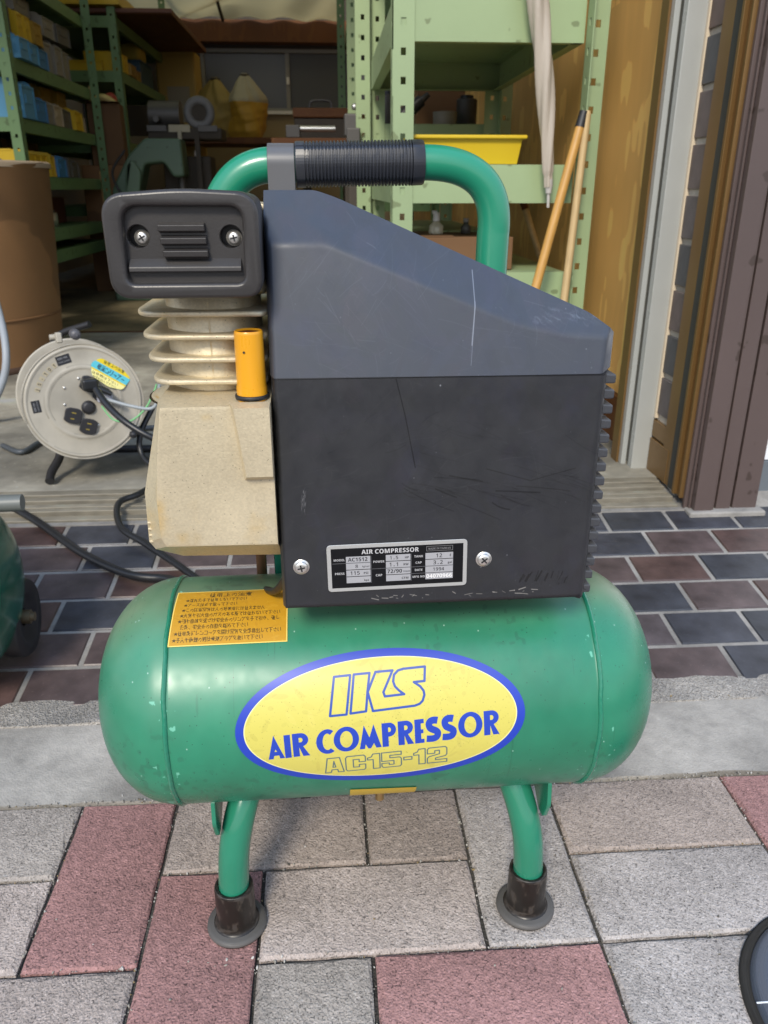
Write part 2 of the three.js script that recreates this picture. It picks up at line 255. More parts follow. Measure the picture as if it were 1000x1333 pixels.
// walls, roof, and what hangs from it
const BACK = -6.9, WX = 0.655;
{
  const wr = structure('wall_right');
  part('plywood_sheet', muv(span(WX, WX + 0.04, 0.185, 2.6, -3.45, -1.585)), M.ply, wr);
  part('plywood_sheet', muv(span(WX + 0.001, WX + 0.04, 0.185, 2.6, BACK, -3.453), 0.4, 0.2), M.ply, wr);
  part('skirting', muv(span(WX - 0.012, WX + 0.04, FL - 0.02, 0.183, BACK, -1.6)), M.wood, wr);
  part('outer_wall', span(WX + 0.042, WX + 0.2, -0.1, 3.0, BACK, -1.6), M.wall, wr);
  const wl = structure('wall_left'); part('wall_panel', muv(span(-2.0, -1.85, -0.1, 3.0, BACK, -2.7)), M.wall, wl); part('wall_panel', muv(span(-3.1, -1.85, -0.1, 3.0, -2.698, -2.55)), M.wall, wl); part('wall_panel', muv(span(-3.1, -2.95, -0.1, 3.0, -2.548, -1.6)), M.wall, wl);
  const wb = structure('wall_back');
  part('wall_panel', muv(span(-3.0, 0.9, -0.1, 1.0, BACK - 0.1, BACK)), M.wall, wb);
  part('wall_panel', muv(span(-3.0, -0.93, 1.0, 3.0, BACK - 0.1, BACK)), M.dark, wb);
  part('wall_panel', muv(span(0.34, 0.9, 1.0, 3.0, BACK - 0.1, BACK)), M.dark, wb);
  part('wall_panel', muv(span(-0.93, 0.34, 1.6, 3.0, BACK - 0.1, BACK)), M.dark, wb);
  const sash = part('window', [span(-0.93, 0.34, 1.575, 1.6, BACK - 0.06, BACK + 0.01), span(-0.93, 0.34, 1.18, 1.2, BACK - 0.06, BACK + 0.01), span(-0.93, -0.905, 1.2, 1.575, BACK - 0.06, BACK + 0.01), span(0.315, 0.34, 1.2, 1.575, BACK - 0.06, BACK + 0.01), span(-0.295, -0.265, 1.2, 1.575, BACK - 0.05, BACK + 0.012)], std(new THREE.Color(0.22, 0.22, 0.2), 0.5), wb);
  const dim = std(new THREE.Color(0.075, 0.08, 0.08), 0.35);
  part('pane', span(-0.905, -0.295, 1.2, 1.575, BACK - 0.04, BACK - 0.032), dim, sash); part('pane', span(-0.265, 0.315, 1.2, 1.575, BACK - 0.03, BACK - 0.022), std(new THREE.Color(0.06, 0.065, 0.07), 0.5), sash);
  part('sill', span(-0.95, 0.36, 1.155, 1.178, BACK - 0.02, BACK + 0.05), M.white, sash); part('catch', span(-0.292, -0.268, 1.36, 1.41, BACK + 0.012, BACK + 0.03, 0.004), M.white, sash);
  part('wall_panel', muv(span(-0.93, 0.34, 1.0, 1.155, BACK - 0.1, BACK)), M.wall, wb);
  const cl = structure('ceiling');
  part('roof_panel', span(-3.0, 0.9, 2.95, 3.05, -3.2, -1.3), M.dark, cl); part('roof_panel', span(0.2, 0.9, 2.95, 3.05, -6.75, -3.2), M.dark, cl); part('roof_panel', span(-3.0, 0.9, 2.95, 3.05, BACK - 0.1, -6.75), M.dark, cl);
  part('roof_panel', span(-3.0, -1.75, 2.95, 3.05, -6.75, -3.2), M.dark, cl); part('beam', muv(span(-2.9, 0.655, 1.62, 1.76, -6.86, -6.72)), M.wood, cl);
  const ft = structure('facade');
  part('lintel', span(-3.4, 1.6, 2.9, 3.6, -1.55, -1.34), M.mauve, ft);
  part('painted_panel', span(0.79, 1.8, 0.13, 3.4, -1.6, -1.42), M.white, ft); part('panel_base', span(0.79, 1.8, 0.03, 0.128, -1.6, -1.412), std(new THREE.Color(0.12, 0.14, 0.16), 0.7), ft);
  part('side_panel', span(-3.9, -3.0, -0.05, 3.6, -1.6, -1.4), M.white, ft);
}
{ // translucent canvas below a roof opening added to let daylight into the shop
  const w = 1.62, n = 40, m = 48, g = new THREE.PlaneGeometry(w, 3.5, n, m), p = g.attributes.position;
  for (let i = 0; i < p.count; i++) {
    const u = p.getX(i) / w + 0.5, t = p.getY(i) / 3.5 + 0.5; // t: 0 far .. 1 near
    const sag = -0.07 * Math.sin(Math.PI * clamp((t * 2.0) % 1)) - 0.03 * Math.sin(u * 26 - t * 30 + 2 * Math.sin(u * 7)) * (0.4 + t) - 0.04 * Math.sin(u * 9 - t * 16);
    p.setXYZ(i, -1.5 + u * w, 1.765 + 0.78 * Math.pow(t, 0.9) + (t > 0.02 ? sag : -0.01 * Math.sin(u * 40)), -6.7 + 3.45 * t);
  }
  g.computeVertexNormals();
  const t = thing('canvas_sheet', 'pale yellowish canvas hung under the ceiling at the back of the shop', 'canvas');
  part('cloth', g, phys(new THREE.Color(0.74, 0.66, 0.36), 0.95, { transmission: 0.45, side: THREE.DoubleSide }), t);
  part('seam', tube([[-0.72, 1.745, -6.68], [-0.72, 1.86, -6.2], [-0.72, 2.02, -5.5], [-0.72, 2.3, -4.3]], 0.012, 20, 6), M.dark, t);
}
{ // right-hand jamb of the doorway
  const j = thing('door_jamb', 'brick-tiled door jamb with silver frame, bronze track and mauve post', 'door frame');
  const sil = M.silver;
  part('silver_post', muv(extrude(roundPoly([[0.618, 1.528], [0.655, 1.526], [0.655, 1.6], [0.618, 1.6], [0.618, 1.585], [0.626, 1.583], [0.626, 1.55], [0.618, 1.548]].map(([x, z]) => [x, z]), 0.002), 2.5).rotateX(-Math.PI / 2).translate(0, FL, 0)), sil, j);
  part('silver_channel', muv(span(0.606, 0.6165, FL, 2.5, -1.6, -1.555, 0.001)), sil, j);
  part('brown_seal', span(0.601, 0.6055, FL, 2.5, -1.604, -1.57), M.bronze, j);
  part('mortar_back', muv(span(0.66, 0.75, FL - 0.02, 2.5, -1.6, -1.4)), std(new THREE.Color(0.62, 0.58, 0.5), 0.9, { map: concTex }), j);
  part('cream_edge', span(0.652, 0.6595, 0.19, 2.5, -1.5255, -1.5185), std(new THREE.Color(0.6, 0.5, 0.36), 0.7), j);
  part('base_plate', span(0.65, 0.6595, FL, 0.148, -1.525, -1.43, 0.001), M.bronze, j); part('base_plate', span(0.652, 0.6595, 0.152, 0.186, -1.525, -1.43, 0.001), M.bronze, j);
  part('mortar_fillet', muv(span(0.655, 0.8, 0.03, 0.066, -1.345, -1.312, 0.004)), M.grout, j);
  const R = rng(3), gt = muv(slab(0.073, 0.1, 0.006, 0.0012).rotateZ(Math.PI / 2));
  for (let r = 0; r < 12; r++) { const m = part('tile', gt, M.tile[[3, 2, 1, 4, 1][Math.floor(R() * 5)]], j); m.position.set(0.655, 0.2 + 0.0365 + r * 0.084, -1.512); m.scale.y = 1.0; }
  part('bronze_track', span(0.651, 0.66, FL, 2.35, -1.46, -1.418, 0.001), M.bronze, j);
  part('rubber_strip', span(0.651, 0.66, FL, 2.35, -1.4175, -1.384), M.rubberStrip, j);
  part('bronze_track', [span(0.645, 0.66, FL, 2.35, -1.3835, -1.375, 0.001), span(0.652, 0.66, FL, 2.35, -1.375, -1.358), span(0.648, 0.66, FL, 2.35, -1.358, -1.352, 0.001)], M.bronze, j);
  part('mauve_post', [span(0.655, 0.665, FL - 0.02, 2.35, -1.352, -1.344, 0.001), span(0.661, 0.665, FL - 0.02, 2.35, -1.344, -1.336, 0.001), span(0.6655, 0.7, 0.05, 2.35, -1.4, -1.322, 0.0015)].map((g) => muv(g)), M.mauve, j);
  part('mauve_post', [span(0.7, 0.742, 0.052, 2.35, -1.4, -1.338, 0.001), span(0.71, 0.738, 0.052, 2.35, -1.338, -1.33, 0.0015), span(0.743, 0.789, 0.054, 2.35, -1.4, -1.332, 0.0015), span(0.7005, 0.7035, 0.052, 2.35, -1.3385, -1.325)].map((g) => muv(g)), M.mauve, j);
}

// ------------------------------------------------------------------ lettering
const glyphs = {}; // strokes of the characters on the warning sticker, on a ten by ten grid: "x y x y" digits, one word per stroke
('使:2016 2429 3999 6068 4484 4454 8458 4778 6839|用:1117 1171 7179 1474 1777 4149|上:5058 5484 0898|の:5245 2716 1443 6284 8669|注:1021 0314 0926 5060 3393 3696 5358 3898|意:5051 1191 3342 7362 0393 2474 2477 7477 2777 2575 1819 4869 8889|濡:1021 0314 0926 3090 3242 6066 3393 3699 5659 7679 3999|れ:2029 0343 4218 4363 6369 6989|た:2060 4029 0333 6494 5889|手:7020 2353 0595 5059 5939|で:0181 8144 4457 5779 6373 7383|し:3037 3768 6886|な:0252 3027 7092 6468 6848 4787|い:1117 1738 7087|下:0090 4049 5475|さ:0383 5074 2658 5878|ア:0181 8163 4346 4619|ー:1585|ス:1171 7118 4588|は:1019 3393 6068 6848 4787|必:4252 2426 7018 3237 3777 8485|ず:0292 5056 5635 3559|取:0050 1018 4048 1333 1535 0749 5181 8159 5599|っ:1565 6577 7759|て:0181 8144 4457 5779|こ:2171 1648 4888|圧:0090 0009 5258 2585 1898|縮:2003 0344 2429 0737 4090 4042 9092 4649 5484 5888 5458 8488|空:4050 1090 1012 9092 3224 6284 2575 5558 0898|気:2002 1181 0373 7379 2565 6329|人:4044 4409 4489|呼:0131 0137 3137 0737 8050 4494 6069 6949|吸:0131 0137 3137 0737 4181 8164 6494 5139 5599|に:1019 4282 4678 7888|え:3050 1272 7218 4468 6888|ま:0181 0383 4048 4818 1787|せ:0393 2028 2878 7076|ん:4009 3454 5467 6789|火:4044 4409 4489 1324 7264|や:0473 7394 3145 2059|引:0141 4144 4414 1416 1646 4649 4929 8089|性:2029 0204 3243 6069 4393 4696 3999|が:0363 3019 6368 6848 7183 8093|ガ:0272 3009 7269 7080 8292|あ:0171 3037 6338 3816 1654 5486 8669|る:1171 7115 1555 5587 8758 5836|所:0040 1247 1119 1242 1545 8050 5059 5494 7479|わ:2029 0343 4218 4363 6386 8658|顔:0141 2021 0545 1525 5090 6262 6292 6297 9297 6797 6494 5979 8799|身:4051 1171 1117 7179 1373 1575 0797 7919|体:2005 1319 3292 6069 5238 6288 5777|を:0171 3014 4447 7336 3688|遠:1122 0414 1448 0999 4080 6063 3393 4476 5478 4648|ざ:0383 5074 2658 5878 8091|け:1019 3393 7076 7659|安:4050 1191 1113 9193 0595 4239 3679|全:4004 4094 2474 2676 4549 0999|弁:5023 2363 0595 3529 6569|リ:1015 7076 7649|ン:1132 1888 8884|グ:2003 2171 7129 8091|き:0272 0484 4076 2658|離:2030 0151 1444 0449 4549 6050 5259 5292 5494 5696 5999 7279|後:2002 3013 1519 5033 3363 6345 4585 5638 4689|作:2005 1319 4032 3292 5259 5585 5898|動:0050 0252 0646 0444 2029 0959 6293 9399 7069|確:0141 2006 1536 1518 3538 1838 5191 5113 6259 6595 7778 6797 6999|め:1027 6018 1843 4374 7487 8768|ド:2029 2457 6071 8091|レ:2028 2885|コ:1181 8188 1888|ッ:1425 4455 8467|ク:2003 2171 7129|開:0040 0009 4043 0242 5090 9099 5292 2575 3539 6569 2777|排:2029 0343 0736 4050 5059 3353 3656 7079 7393 7696|出:4049 1114 1484 8184 0609 0999 9699|入:3040 4409 4489|修:2005 1319 3539 5034 4383 8357 4387 6585|理:0141 0444 2028 0948 5191 5155 9195 5595 5393 7179 5797 4999|時:0131 0138 3138 0434 0838 4191 6063 3393 4595 8589 8969|電:1181 0393 5057 0305 9305 2474 2576 7576 2776 5788|源:1021 0314 0926 3191 3128 5282 5285 8285 5484 5585 6559 4647 8798|プ:1171 7129 8090|ラ:2171 0484 8459|抜:2029 0343 0736 4193 6128 5484 8449 5799|部:1141 3031 0252 1415 1848 1848 5059 5080 8073 7386 8668')
  .split('|').forEach((e) => { const k = e.indexOf(':'); glyphs[e.slice(0, k)] = e.slice(k + 1).split(' '); });
function star(x, cx, cy, r) { x.beginPath(); for (let i = 0; i < 10; i++) { const a = -Math.PI / 2 + i * Math.PI / 5, q = i % 2 ? r * 0.42 : r; x.lineTo(cx + q * Math.cos(a), cy + q * Math.sin(a)); } x.fill(); }
function jtext(x, s, px, py, w, h, lw) {
  x.lineWidth = lw; x.lineCap = 'round';
  for (const ch of s) {
    if (ch === '★') star(x, px + w * 0.5, py + h * 0.55, h * 0.5);
    else if (ch === '、' || ch === '。') { x.beginPath(); x.moveTo(px + w * 0.1, py + h * 0.8); x.lineTo(px + w * 0.28, py + h); x.stroke(); }
    else for (const st of glyphs[ch] || []) { x.beginPath(); for (let i = 0; i + 1 < st.length; i += 2) x.lineTo(px + (+st[i] / 9) * w * 0.86, py + (+st[i + 1] / 9) * h); x.stroke(); }
    px += w;
  }
}
const cautionTex = canvasTex(1024, 640, (x, w, h) => {
  x.fillStyle = '#bd8d1d'; x.fillRect(0, 0, w, h);
  const R = rng(12); for (let i = 0; i < 500; i++) { x.fillStyle = `rgba(${R() < 0.5 ? '120,80,20' : '255,225,120'},${R() * 0.1})`; x.beginPath(); x.ellipse(R() * w, R() * h, 4 + R() * 40, 2 + R() * 14, R() * 3, 0, 7); x.fill(); }
  x.strokeStyle = '#efcf6a'; x.lineWidth = 10; x.strokeRect(4, 4, w - 8, h - 8);
  x.strokeStyle = x.fillStyle = '#4a3a18';
  jtext(x, '使用上の注意', 300, 34, 66, 58, 7);
  ['★濡れた手で使用しないで下さい', '★アースは必ず取って下さい', '★この圧縮空気は人の呼吸用には使えません', '★火気や引火性のガスのある所では使わないで下さい', '★顔や身体を遠ざけ安全弁のリングを手で引き、離し', ' た後、安全弁の作動を確めて下さい', '★使用後ドレンコックを開け空気を全部排出して下さい', '★手入や修理の時は電源プラグを抜いて下さい']
    .forEach((s, i) => jtext(x, s, 92 - i * 9, 112 + i * 64, 37.5, 42, 5));
});
const ovalTex = canvasTex(2048, 1049, (x, w, h) => { // ring, field and lettering of the oval sticker
  x.fillStyle = '#1d3cab'; x.fillRect(0, 0, w, h);
  x.fillStyle = '#cac05c'; x.beginPath(); x.ellipse(w / 2, h / 2, w / 2 - 62, h / 2 - 62, 0, 0, 7); x.fill();
  x.strokeStyle = '#e6df98'; x.lineWidth = 8; x.stroke();
  const R = rng(4); x.save(); x.clip();
  for (let i = 0; i < 420; i++) { x.fillStyle = `rgba(${R() < 0.6 ? '110,100,40' : '235,225,140'},${R() * 0.09})`; x.beginPath(); x.ellipse(R() * w, R() * h, 6 + R() * 60, 3 + R() * 20, R() * 3, 0, 7); x.fill(); }
  for (let i = 0; i < 900; i++) { x.fillStyle = `rgba(60,60,20,${0.1 + R() * 0.35})`; x.beginPath(); x.ellipse(R() * w, (0.15 + R() * 0.6) * h, 1 + R() * 3, 1 + R() * 3, 0, 0, 7); x.fill(); }
  x.restore();
  const shear = 0.043, U = (a, b) => [1024 + (a - 498) * 2.236, 524 + (b + (a - 498) * shear - 240) * 2.53];
  const path = (pts, closed = true) => { x.beginPath(); pts.forEach((p) => x.lineTo(...U(...p))); if (closed) x.closePath(); };
  // outlined italic monogram
  x.strokeStyle = '#27489c'; x.lineWidth = 17; x.lineJoin = 'round';
  const K = (L) => L.map(([a, b]) => [304.9 + a * 0.378, 61 + b * 0.378]);
  path(K([[140, 122], [275, 113], [222, 398], [85, 405]])); x.stroke();
  path(K([[305, 110], [437, 103], [408, 240], [385, 380], [255, 392]])); x.stroke();
  path(K([[410, 240], [487, 97], [630, 90], [540, 245], [550, 276], [712, 265], [672, 238], [640, 206], [628, 170], [640, 122], [676, 92], [722, 81], [905, 70], [890, 175], [800, 180], [850, 212], [876, 245], [880, 275], [862, 318], [835, 340], [795, 352], [443, 380]])); x.stroke();
  // bold display capitals, drawn letter by letter
  x.fillStyle = x.strokeStyle = '#1f40ab'; x.lineJoin = 'miter'; x.lineCap = 'butt';
  const letter = (ch, a0, a1) => {
    const mid = (a0 + a1) / 2, base = 316 - (mid - 498) * 0.072 + 1, H = 74, W = a1 - a0; // box on the slightly rising base line
    x.save(); x.transform(2.236, 0.072 * -2.53 * 0.4, 0, 2.53, ...U(a0, base)); const T = 20, t = 13;
    const fillP = (L) => { x.beginPath(); L.forEach((p) => x.lineTo(p[0], p[1])); x.closePath(); x.fill(); };
    const ring = (cx, cy, rx, ry, from, to) => { x.beginPath(); x.ellipse(cx, cy, rx, ry, 0, from, to); x.lineTo(cx + (rx - T) * Math.cos(to), cy + (ry - t) * Math.sin(to)); x.ellipse(cx, cy, rx - T, ry - t, 0, to, from, true); x.closePath(); x.fill('evenodd'); };
    if (ch === 'A') { x.beginPath(); [[0, 0], [W * 0.41, -H - 2], [W, 0], [W * 0.7, 0], [W * 0.66, -11], [W * 0.36, -11], [W * 0.3, 0]].forEach((p) => x.lineTo(...p)); x.closePath(); x.moveTo(W * 0.4, -24); x.lineTo(W * 0.56, -24); x.lineTo(W * 0.47, -32); x.closePath(); x.fill('evenodd'); }
    if (ch === 'I') fillP([[0, 0], [0, -H], [T, -H], [T, 0]]);
    if (ch === 'P' || ch === 'R') { fillP([[0, 0], [0, -H], [T, -H], [T, 0]]); x.beginPath(); x.moveTo(T - 2, -H); x.lineTo(W * 0.5, -H); x.ellipse(W * 0.5, -H + 21, W * 0.48, 21, 0, -Math.PI / 2, Math.PI / 2); x.lineTo(T - 2, -H + 42); x.lineTo(T - 2, -H + 28); x.lineTo(W * 0.5, -H + 28); x.ellipse(W * 0.5, -H + 21, W * 0.13, 7, 0, Math.PI / 2, -Math.PI / 2, true); x.lineTo(T - 2, -H + 14); x.closePath(); x.fill(); if (ch === 'R') fillP([[T * 0.9, -H + 38], [W * 0.6, -H + 38], [W * 1.02, 0], [W * 0.6, 0]]); }
    if (ch === 'O') ring(W / 2, -H / 2, W / 2, H / 2 + 2, 0, Math.PI * 2);
    if (ch === 'C') ring(W * 0.68, -H / 2, W * 0.68, H / 2 + 2, 0.95, Math.PI * 2 - 0.95);
    if (ch === 'E') fillP([[0, 0], [0, -H], [W, -H], [W, -H + t], [T, -H + t], [T, -H / 2 - 6], [W * 0.92, -H / 2 - 6], [W * 0.92, -H / 2 + 6], [T, -H / 2 + 6], [T, -t], [W, -t], [W, 0]]);
    if (ch === 'M') fillP([[0, 0], [W * 0.24, -H], [W * 0.47, -H * 0.48], [W * 0.68, -H], [W, 0], [W * 0.76, 0], [W * 0.66, -H * 0.22], [W * 0.52, 0], [W * 0.4, 0], [W * 0.28, -H * 0.2], [W * 0.24, 0]]);
    if (ch === 'S') { x.lineWidth = 21; x.beginPath(); x.moveTo(W * 0.8, -H + 10); x.bezierCurveTo(W * 0.3, -H + 4, W * 0.04, -H + 14, W * 0.28, -H * 0.58); x.bezierCurveTo(W * 0.46, -H * 0.48, W * 0.92, -H * 0.46, W * 0.76, -H * 0.24); x.bezierCurveTo(W * 0.64, -8, W * 0.4, -9, W * 0.0, -11); x.stroke(); }
    x.restore();
  };
  [['A', 135, 187], ['I', 188, 210], ['R', 214, 265], ['C', 288, 340], ['O', 343, 423], ['M', 423, 493], ['P', 496, 542], ['R', 547, 596], ['E', 600, 630], ['S', 637, 683], ['S', 688, 733], ['O', 739, 817], ['R', 822, 871]].forEach((q) => letter(...q));
  // thin outlined model number in squared block figures
  x.strokeStyle = '#54686e'; x.lineWidth = 9; x.lineJoin = 'round';
  const FIG = { A: [[[0, 1], [0.15, 0], [0.8, 0], [1, 1], [0.7, 1], [0.66, 0.8], [0.36, 0.8], [0.3, 1]], [[0.42, 0.62], [0.49, 0.22], [0.57, 0.62]]], C: [[[0, 0.1], [0.08, 0], [0.92, 0], [1, 0.1], [1, 0.42], [0.68, 0.42], [0.68, 0.24], [0.38, 0.24], [0.38, 0.76], [0.68, 0.76], [0.68, 0.6], [1, 0.6], [1, 0.9], [0.92, 1], [0.08, 1], [0, 0.9]]], 1: [[[0.45, 0], [1, 0], [1, 1], [0.45, 1], [0.45, 0.36], [0, 0.36], [0, 0.23], [0.3, 0.18]]], 5: [[[0, 0], [1, 0], [1, 0.2], [0.42, 0.2], [0.42, 0.36], [0.92, 0.36], [1, 0.46], [1, 0.9], [0.92, 1], [0.08, 1], [0, 0.9], [0, 0.7], [0.38, 0.7], [0.38, 0.82], [0.62, 0.82], [0.62, 0.56], [0, 0.56]]], '-': [[[0, 0.42], [1, 0.42], [1, 0.6], [0, 0.6]]], 2: [[[0, 0.1], [0.08, 0], [0.92, 0], [1, 0.1], [1, 0.48], [0.92, 0.58], [0.42, 0.68], [0.42, 0.8], [1, 0.8], [1, 1], [0, 1], [0, 0.66], [0.08, 0.56], [0.62, 0.42], [0.62, 0.2], [0.38, 0.2], [0.38, 0.36], [0, 0.36]]] };
  [['A', 309, 369], ['C', 376, 439], ['1', 446, 485], ['5', 491, 554], ['-', 562, 588], ['1', 594, 631], ['2', 638, 701]].forEach(([ch, a0, a1]) => FIG[ch].forEach((L) => { path(L.map(([u, v]) => { const a = a0 + u * (a1 - a0); return [a, 348 - (a - 309) * 0.066 + v * 57]; })); x.stroke(); }));
});
const plateTex = canvasTex(1536, 576, (x, w, h) => {
  const R = rng(9);
  x.fillStyle = '#b9b9b6'; x.fillRect(0, 0, w, h);
  x.fillStyle = '#121316'; x.fillRect(44, 44, w - 88, h - 88);
  const cell = (a, b, c, d) => { x.fillStyle = '#b4b5b8'; x.fillRect(a, b, c, d); };
  const say = (s, a, b, size, col, family = 'sans-serif', width) => { x.fillStyle = col; x.font = `bold ${size}px ${family}`; x.textBaseline = 'middle'; x.textAlign = 'center'; if (width) x.fillText(s, a, b, width); else x.fillText(s, a, b); };
  const W = '#c9c9c9', K = '#2a2b2e';
  say('AIR COMPRESSOR', 690, 96, 74, '#d6d6d6'); x.strokeStyle = '#8b8b8b'; x.lineWidth = 5; x.strokeRect(1088, 66, 286, 56); say('MADE IN TAIWAN', 1230, 95, 32, '#9a9a9a', 'serif', 250);
  x.strokeStyle = '#9a9a9a'; x.lineWidth = 6; const y0 = 146, rh = 76, g = 8;
  const rowY = (i) => y0 + i * (rh + g);
  const cols = [[60, 205, 470], [486, 640, 910], [926, 1075, 1380]];
  cols.forEach(([a, b, c], k) => { for (let i = 0; i < (k === 0 ? 4 : 4); i++) cell(b, rowY(i), c - b, rh); });
  x.fillStyle = '#7e7f82'; [[56, rowY(1) - 6, 420, 4], [486, rowY(2) - 6, 430, 4], [922, rowY(2) - 6, 460, 4], [922, rowY(3) - 6, 460, 4]].forEach((q) => x.fillRect(...q));
  x.fillRect(476, y0, 4, 336); x.fillRect(916, y0, 4, 336);
  say('MODEL', 132, rowY(0) + 38, 36, W); say('PRESS', 132, rowY(2) + 38, 38, W); say('POWER', 562, rowY(0) + 78, 36, W); say('CAP', 562, rowY(2) + 78, 40, W); say('TANK', 1000, rowY(0) + 36, 38, W); say('CAP', 1000, rowY(1) + 30, 38, W); say('DATE', 1000, rowY(2) + 38, 36, W); say('MFG NO', 1000, rowY(3) + 38, 36, W, 'sans-serif', 140);
  say('AC1512', 335, rowY(0) + 38, 62, K, 'sans-serif', 215); say('8', 320, rowY(1) + 38, 56, K, 'serif'); say('kg/cm²', 420, rowY(1) + 44, 28, K, 'sans-serif', 80); say('115', 300, rowY(2) + 38, 62, K, 'monospace'); say('PSI', 420, rowY(2) + 42, 36, K); say('kpa', 425, rowY(3) + 46, 32, K);
  say('1.5', 730, rowY(0) + 38, 54, K, 'monospace'); say('HP', 870, rowY(0) + 42, 36, K); say('1.1', 730, rowY(1) + 38, 62, K, 'monospace'); say('KW', 860, rowY(1) + 42, 38, K); say('72/90', 735, rowY(2) + 38, 64, K, 'sans-serif', 180); say('l/min', 868, rowY(2) + 44, 30, K, 'sans-serif', 76); say('CFM', 850, rowY(3) + 44, 38, K);
  say('12', 1225, rowY(0) + 38, 62, K, 'monospace'); say('ℓ', 1350, rowY(0) + 38, 44, K, 'serif'); say('3.2', 1215, rowY(1) + 38, 62, K, 'monospace'); say('gal', 1345, rowY(1) + 44, 34, K); say('1994', 1220, rowY(2) + 38, 54, K, 'monospace'); x.fillStyle = '#a7a8ab'; say('04070966', 1228, rowY(3) + 38, 66, '#fbfbf8', 'sans-serif', 290);
  for (let i = 0; i < 300; i++) { x.fillStyle = `rgba(${R() < 0.5 ? '20,20,20' : '230,230,230'},${R() * 0.12})`; x.fillRect(R() * w, R() * h, 2 + R() * 30, 1 + R() * 3); }
});

// ------------------------------------------------------------------ the green air compressor
const TR = 0.0925, TY = 0.233, SEAM = 0.1628, END = 0.2275, TX = -0.0052;
const tankTex = tex(1024, 1024, (u, v, x, y) => {
  const a = Math.PI * (1 - 2 * u), X = (v - 0.5) * 2 * END, n = fbm(u, v, 6, 5, 111), f = fbm(u, v, 48, 3, 113);
  let c = [0.16, 0.48, 0.365].map((k) => k * (1 + 0.12 * (n - 0.5) + 0.06 * (f - 0.5)));
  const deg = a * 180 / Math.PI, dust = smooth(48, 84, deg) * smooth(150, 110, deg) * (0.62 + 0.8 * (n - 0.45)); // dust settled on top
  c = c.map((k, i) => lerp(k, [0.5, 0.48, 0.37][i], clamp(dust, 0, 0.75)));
  const s = smooth(0.69, 0.72, fbm(u, v, 90, 2, 117)) * smooth(0.5, 0.62, fbm(u, v, 7, 3, 118)); c = c.map((k) => lerp(k, 0.12, s * 0.12));
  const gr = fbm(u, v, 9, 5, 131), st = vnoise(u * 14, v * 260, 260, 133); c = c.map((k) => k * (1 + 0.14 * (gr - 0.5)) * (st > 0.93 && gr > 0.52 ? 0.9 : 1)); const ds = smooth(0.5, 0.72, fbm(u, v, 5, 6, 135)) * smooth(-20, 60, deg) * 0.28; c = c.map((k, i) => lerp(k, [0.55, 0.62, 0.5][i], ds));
  if (hash(x >> 1, y >> 1, 12) > 0.9996) c = [0.6, 0.72, 0.66];
  if (hash(x, y, 14) > 0.9992) c = [0.05, 0.07, 0.06];
  const near = Math.exp(-Math.pow((Math.abs(X) - SEAM) / 0.012, 2)); // chipped paint along the welds
  if (fbm(u, v, 90, 3, 119) > 0.8 - 0.05 * near * smooth(60, -30, deg) && near > 0.45) c = c.map((k, i) => lerp(k, [0.5, 0.78, 0.68][i], 0.7));
  return c;
}, true, 1);
const wearRough = tex(512, 512, (u, v) => { const k = 0.5 + 0.5 * (fbm(u, v, 5, 6, 121) - 0.5) + 0.2 * (fbm(u, v, 60, 2, 123) - 0.5); return k; }, false, 1);
const tankMat = phys(new THREE.Color(1, 1, 1), 0.75, { map: tankTex, roughnessMap: wearRough, clearcoat: 0.16, clearcoatRoughness: 0.34 });
const greenPaint = phys(new THREE.Color(0.012, 0.225, 0.125), 0.34, { clearcoat: 0.4, clearcoatRoughness: 0.15 });
const legPaint = phys(new THREE.Color(0.02, 0.2, 0.118), 0.42, { roughnessMap: wearRough, clearcoat: 0.3, clearcoatRoughness: 0.25 });

